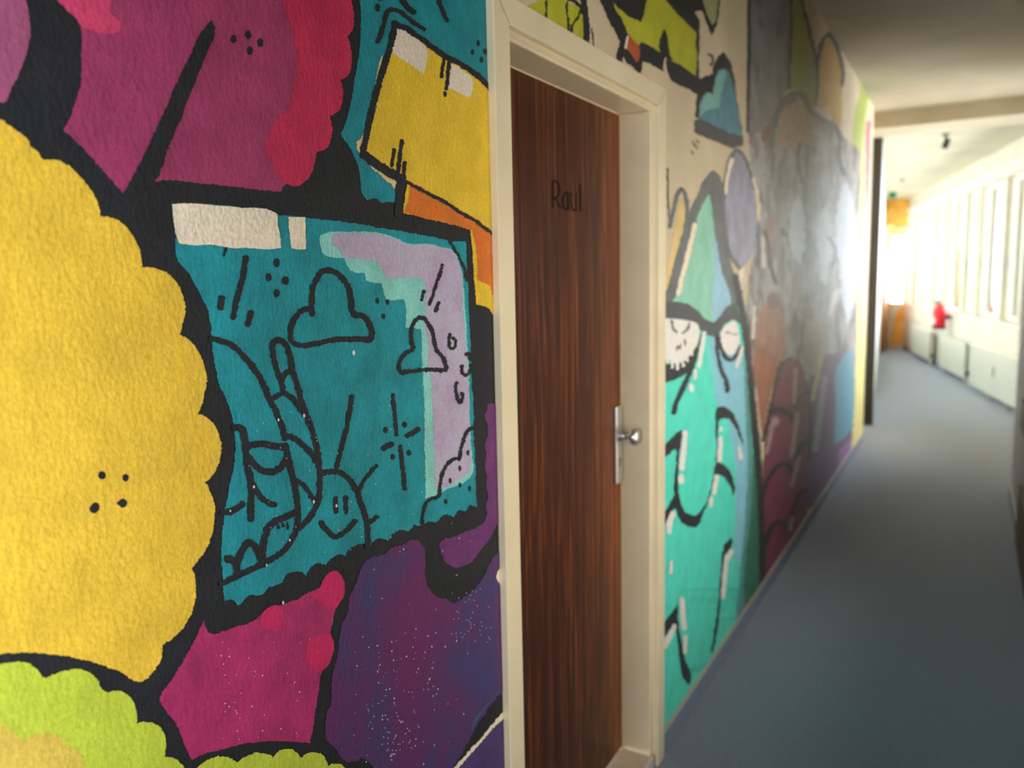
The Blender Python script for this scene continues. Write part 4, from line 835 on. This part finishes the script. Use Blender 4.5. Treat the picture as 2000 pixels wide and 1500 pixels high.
# fire extinguisher hung on the parapet
fx = empty('fire_extinguisher', wwp(3.30, 0.12, 0.66), 'red fire extinguisher hanging on the wall below the far windows', 'extinguisher')
MX = MW @ Matrix.Translation((3.30, 0.150, 0.66))
M_RED = simple('red_enamel', (214, 22, 34), 0.3)
bm = bmesh.new(); lathe(bm, [(0.0, 0.03), (0.088, 0.03), (0.090, 0.04), (0.090, 0.30), (0.080, 0.34), (0.05, 0.365), (0.02, 0.375), (0.02, 0.39), (0, 0.39)], MX, 28); bmobj('bottle', bm, M_RED, fx, smooth=True)
bm = bmesh.new(); lathe(bm, [(0.0, 0.0), (0.086, 0.0), (0.092, 0.006), (0.092, 0.045), (0.0905, 0.045)], MX, 28); bmobj('base_ring', bm, M_BLACK, fx)
bm = bmesh.new()
for k in range(9):
    a0 = math.radians(50 + k * 9); a1 = math.radians(50 + (k + 1) * 9); r = 0.0912
    v = [bm.verts.new(MX @ Vector((r * math.cos(a), r * math.sin(a), z))) for a, z in ((a0, 0.09), (a1, 0.09), (a1, 0.17), (a0, 0.17))]; bm.faces.new(v)
bmobj('sticker', bm, simple('white_sticker', (235, 225, 222), 0.5), fx)
bm = bmesh.new(); box(bm, (-0.02, -0.02, 0.385), (0.02, 0.07, 0.41), MX); box(bm, (-0.012, -0.01, 0.42), (0.012, 0.10, 0.432), MX); bmobj('valve_head', bm, M_BLACK, fx)
bm = bmesh.new(); tube(bm, [MX @ Vector(p) for p in ((0.02, 0, 0.395), (0.07, 0.01, 0.38), (0.108, 0.01, 0.30), (0.108, 0.01, 0.12))], 0.011); bmobj('hose', bm, M_BLACK, fx, smooth=True)
bm = bmesh.new(); box(bm, (-0.03, -0.149, 0.15), (0.03, -0.0915, 0.21), MX); bmobj('wall_bracket', bm, M_BLACK, fx)
# ceiling fittings
sl = empty('ceiling_spotlight', (0.50, 9.80, CEIL), 'small black spotlight hanging from the far ceiling behind the beam', 'spotlight')
bm = bmesh.new(); lathe(bm, [(0, 0.0), (0.04, 0.0), (0.04, -0.012), (0.012, -0.016), (0.012, -0.05), (0, -0.05)], Matrix.Translation((0.50, 9.80, CEIL)), 18); bmobj('spot_mount', bm, M_BLACK, sl)
bm = bmesh.new(); lathe(bm, [(0, 0.05), (0.022, 0.05), (0.030, 0.03), (0.034, -0.05), (0.028, -0.05), (0.02, -0.02), (0, -0.02)], Matrix.Translation((0.51, 9.78, CEIL - 0.10)) @ Matrix.Rotation(0.35, 4, 'Y'), 18); bmobj('spot_head', bm, M_BLACK, sl, smooth=True)
sd = empty('smoke_detector', (-0.19, 13.95, CEIL), 'small round smoke detector on the far ceiling', 'smoke detector')
bm = bmesh.new(); lathe(bm, [(0, 0.0), (0.055, 0.0), (0.058, -0.012), (0.05, -0.035), (0.03, -0.045), (0, -0.045)], Matrix.Translation((-0.19, 13.95, CEIL)), 20); bmobj('detector_body', bm, simple('grey_beige_plastic', (168, 156, 128), 0.5), sd, smooth=True)
bm = bmesh.new(); lathe(bm, [(0, -0.045), (0.014, -0.045), (0.012, -0.052), (0, -0.052)], Matrix.Translation((-0.19, 13.95, CEIL)), 12); bmobj('detector_sensor', bm, M_DARKGAP, sd)
ex = empty('exit_sign', (-0.44, 15.45, CEIL), 'tiny green exit sign hanging from the far ceiling beside the left wall', 'sign')
boxobj('sign_panel', (-0.50, 15.44, CEIL - 0.16), (-0.38, 15.46, CEIL - 0.06), simple('sign_green', (46, 128, 82), 0.4), ex)
boxobj('sign_hanger', (-0.445, 15.447, CEIL - 0.06), (-0.435, 15.453, CEIL), M_ALU, ex)
# brown boards on the right wall
rl = empty('wall_bumper_board', (XR, 4.6, 0.72), 'upper brown wooden bumper board on the grey right wall', 'board')
boxobj('board', (XR - 0.021, 4.0, 0.64), (XR - 0.0005, 5.30, 0.80), M_BROWN, rl, bev=0.003)
for y in (4.2, 5.1):
    bm = bmesh.new(); lathe(bm, [(0, 0.002), (0.007, 0.002), (0.008, 0.0)], Matrix(((0, 0, -1, XR - 0.0211), (1, 0, 0, y), (0, 1, 0, 0.72), (0, 0, 0, 1))), 10); bmobj('screw', bm, M_STEEL, rl)
kp = empty('kick_panel', (XR, 4.3, 0.2), 'lower brown wooden kick panel just above the skirting of the right wall', 'panel')
boxobj('panel_board', (XR - 0.034, 3.6, 0.08), (XR - 0.013, 4.86, 0.38), M_BROWN, kp, bev=0.003)
boxobj('panel_cap', (XR - 0.036, 3.6, 0.381), (XR - 0.001, 4.87, 0.395), M_BROWN, kp)
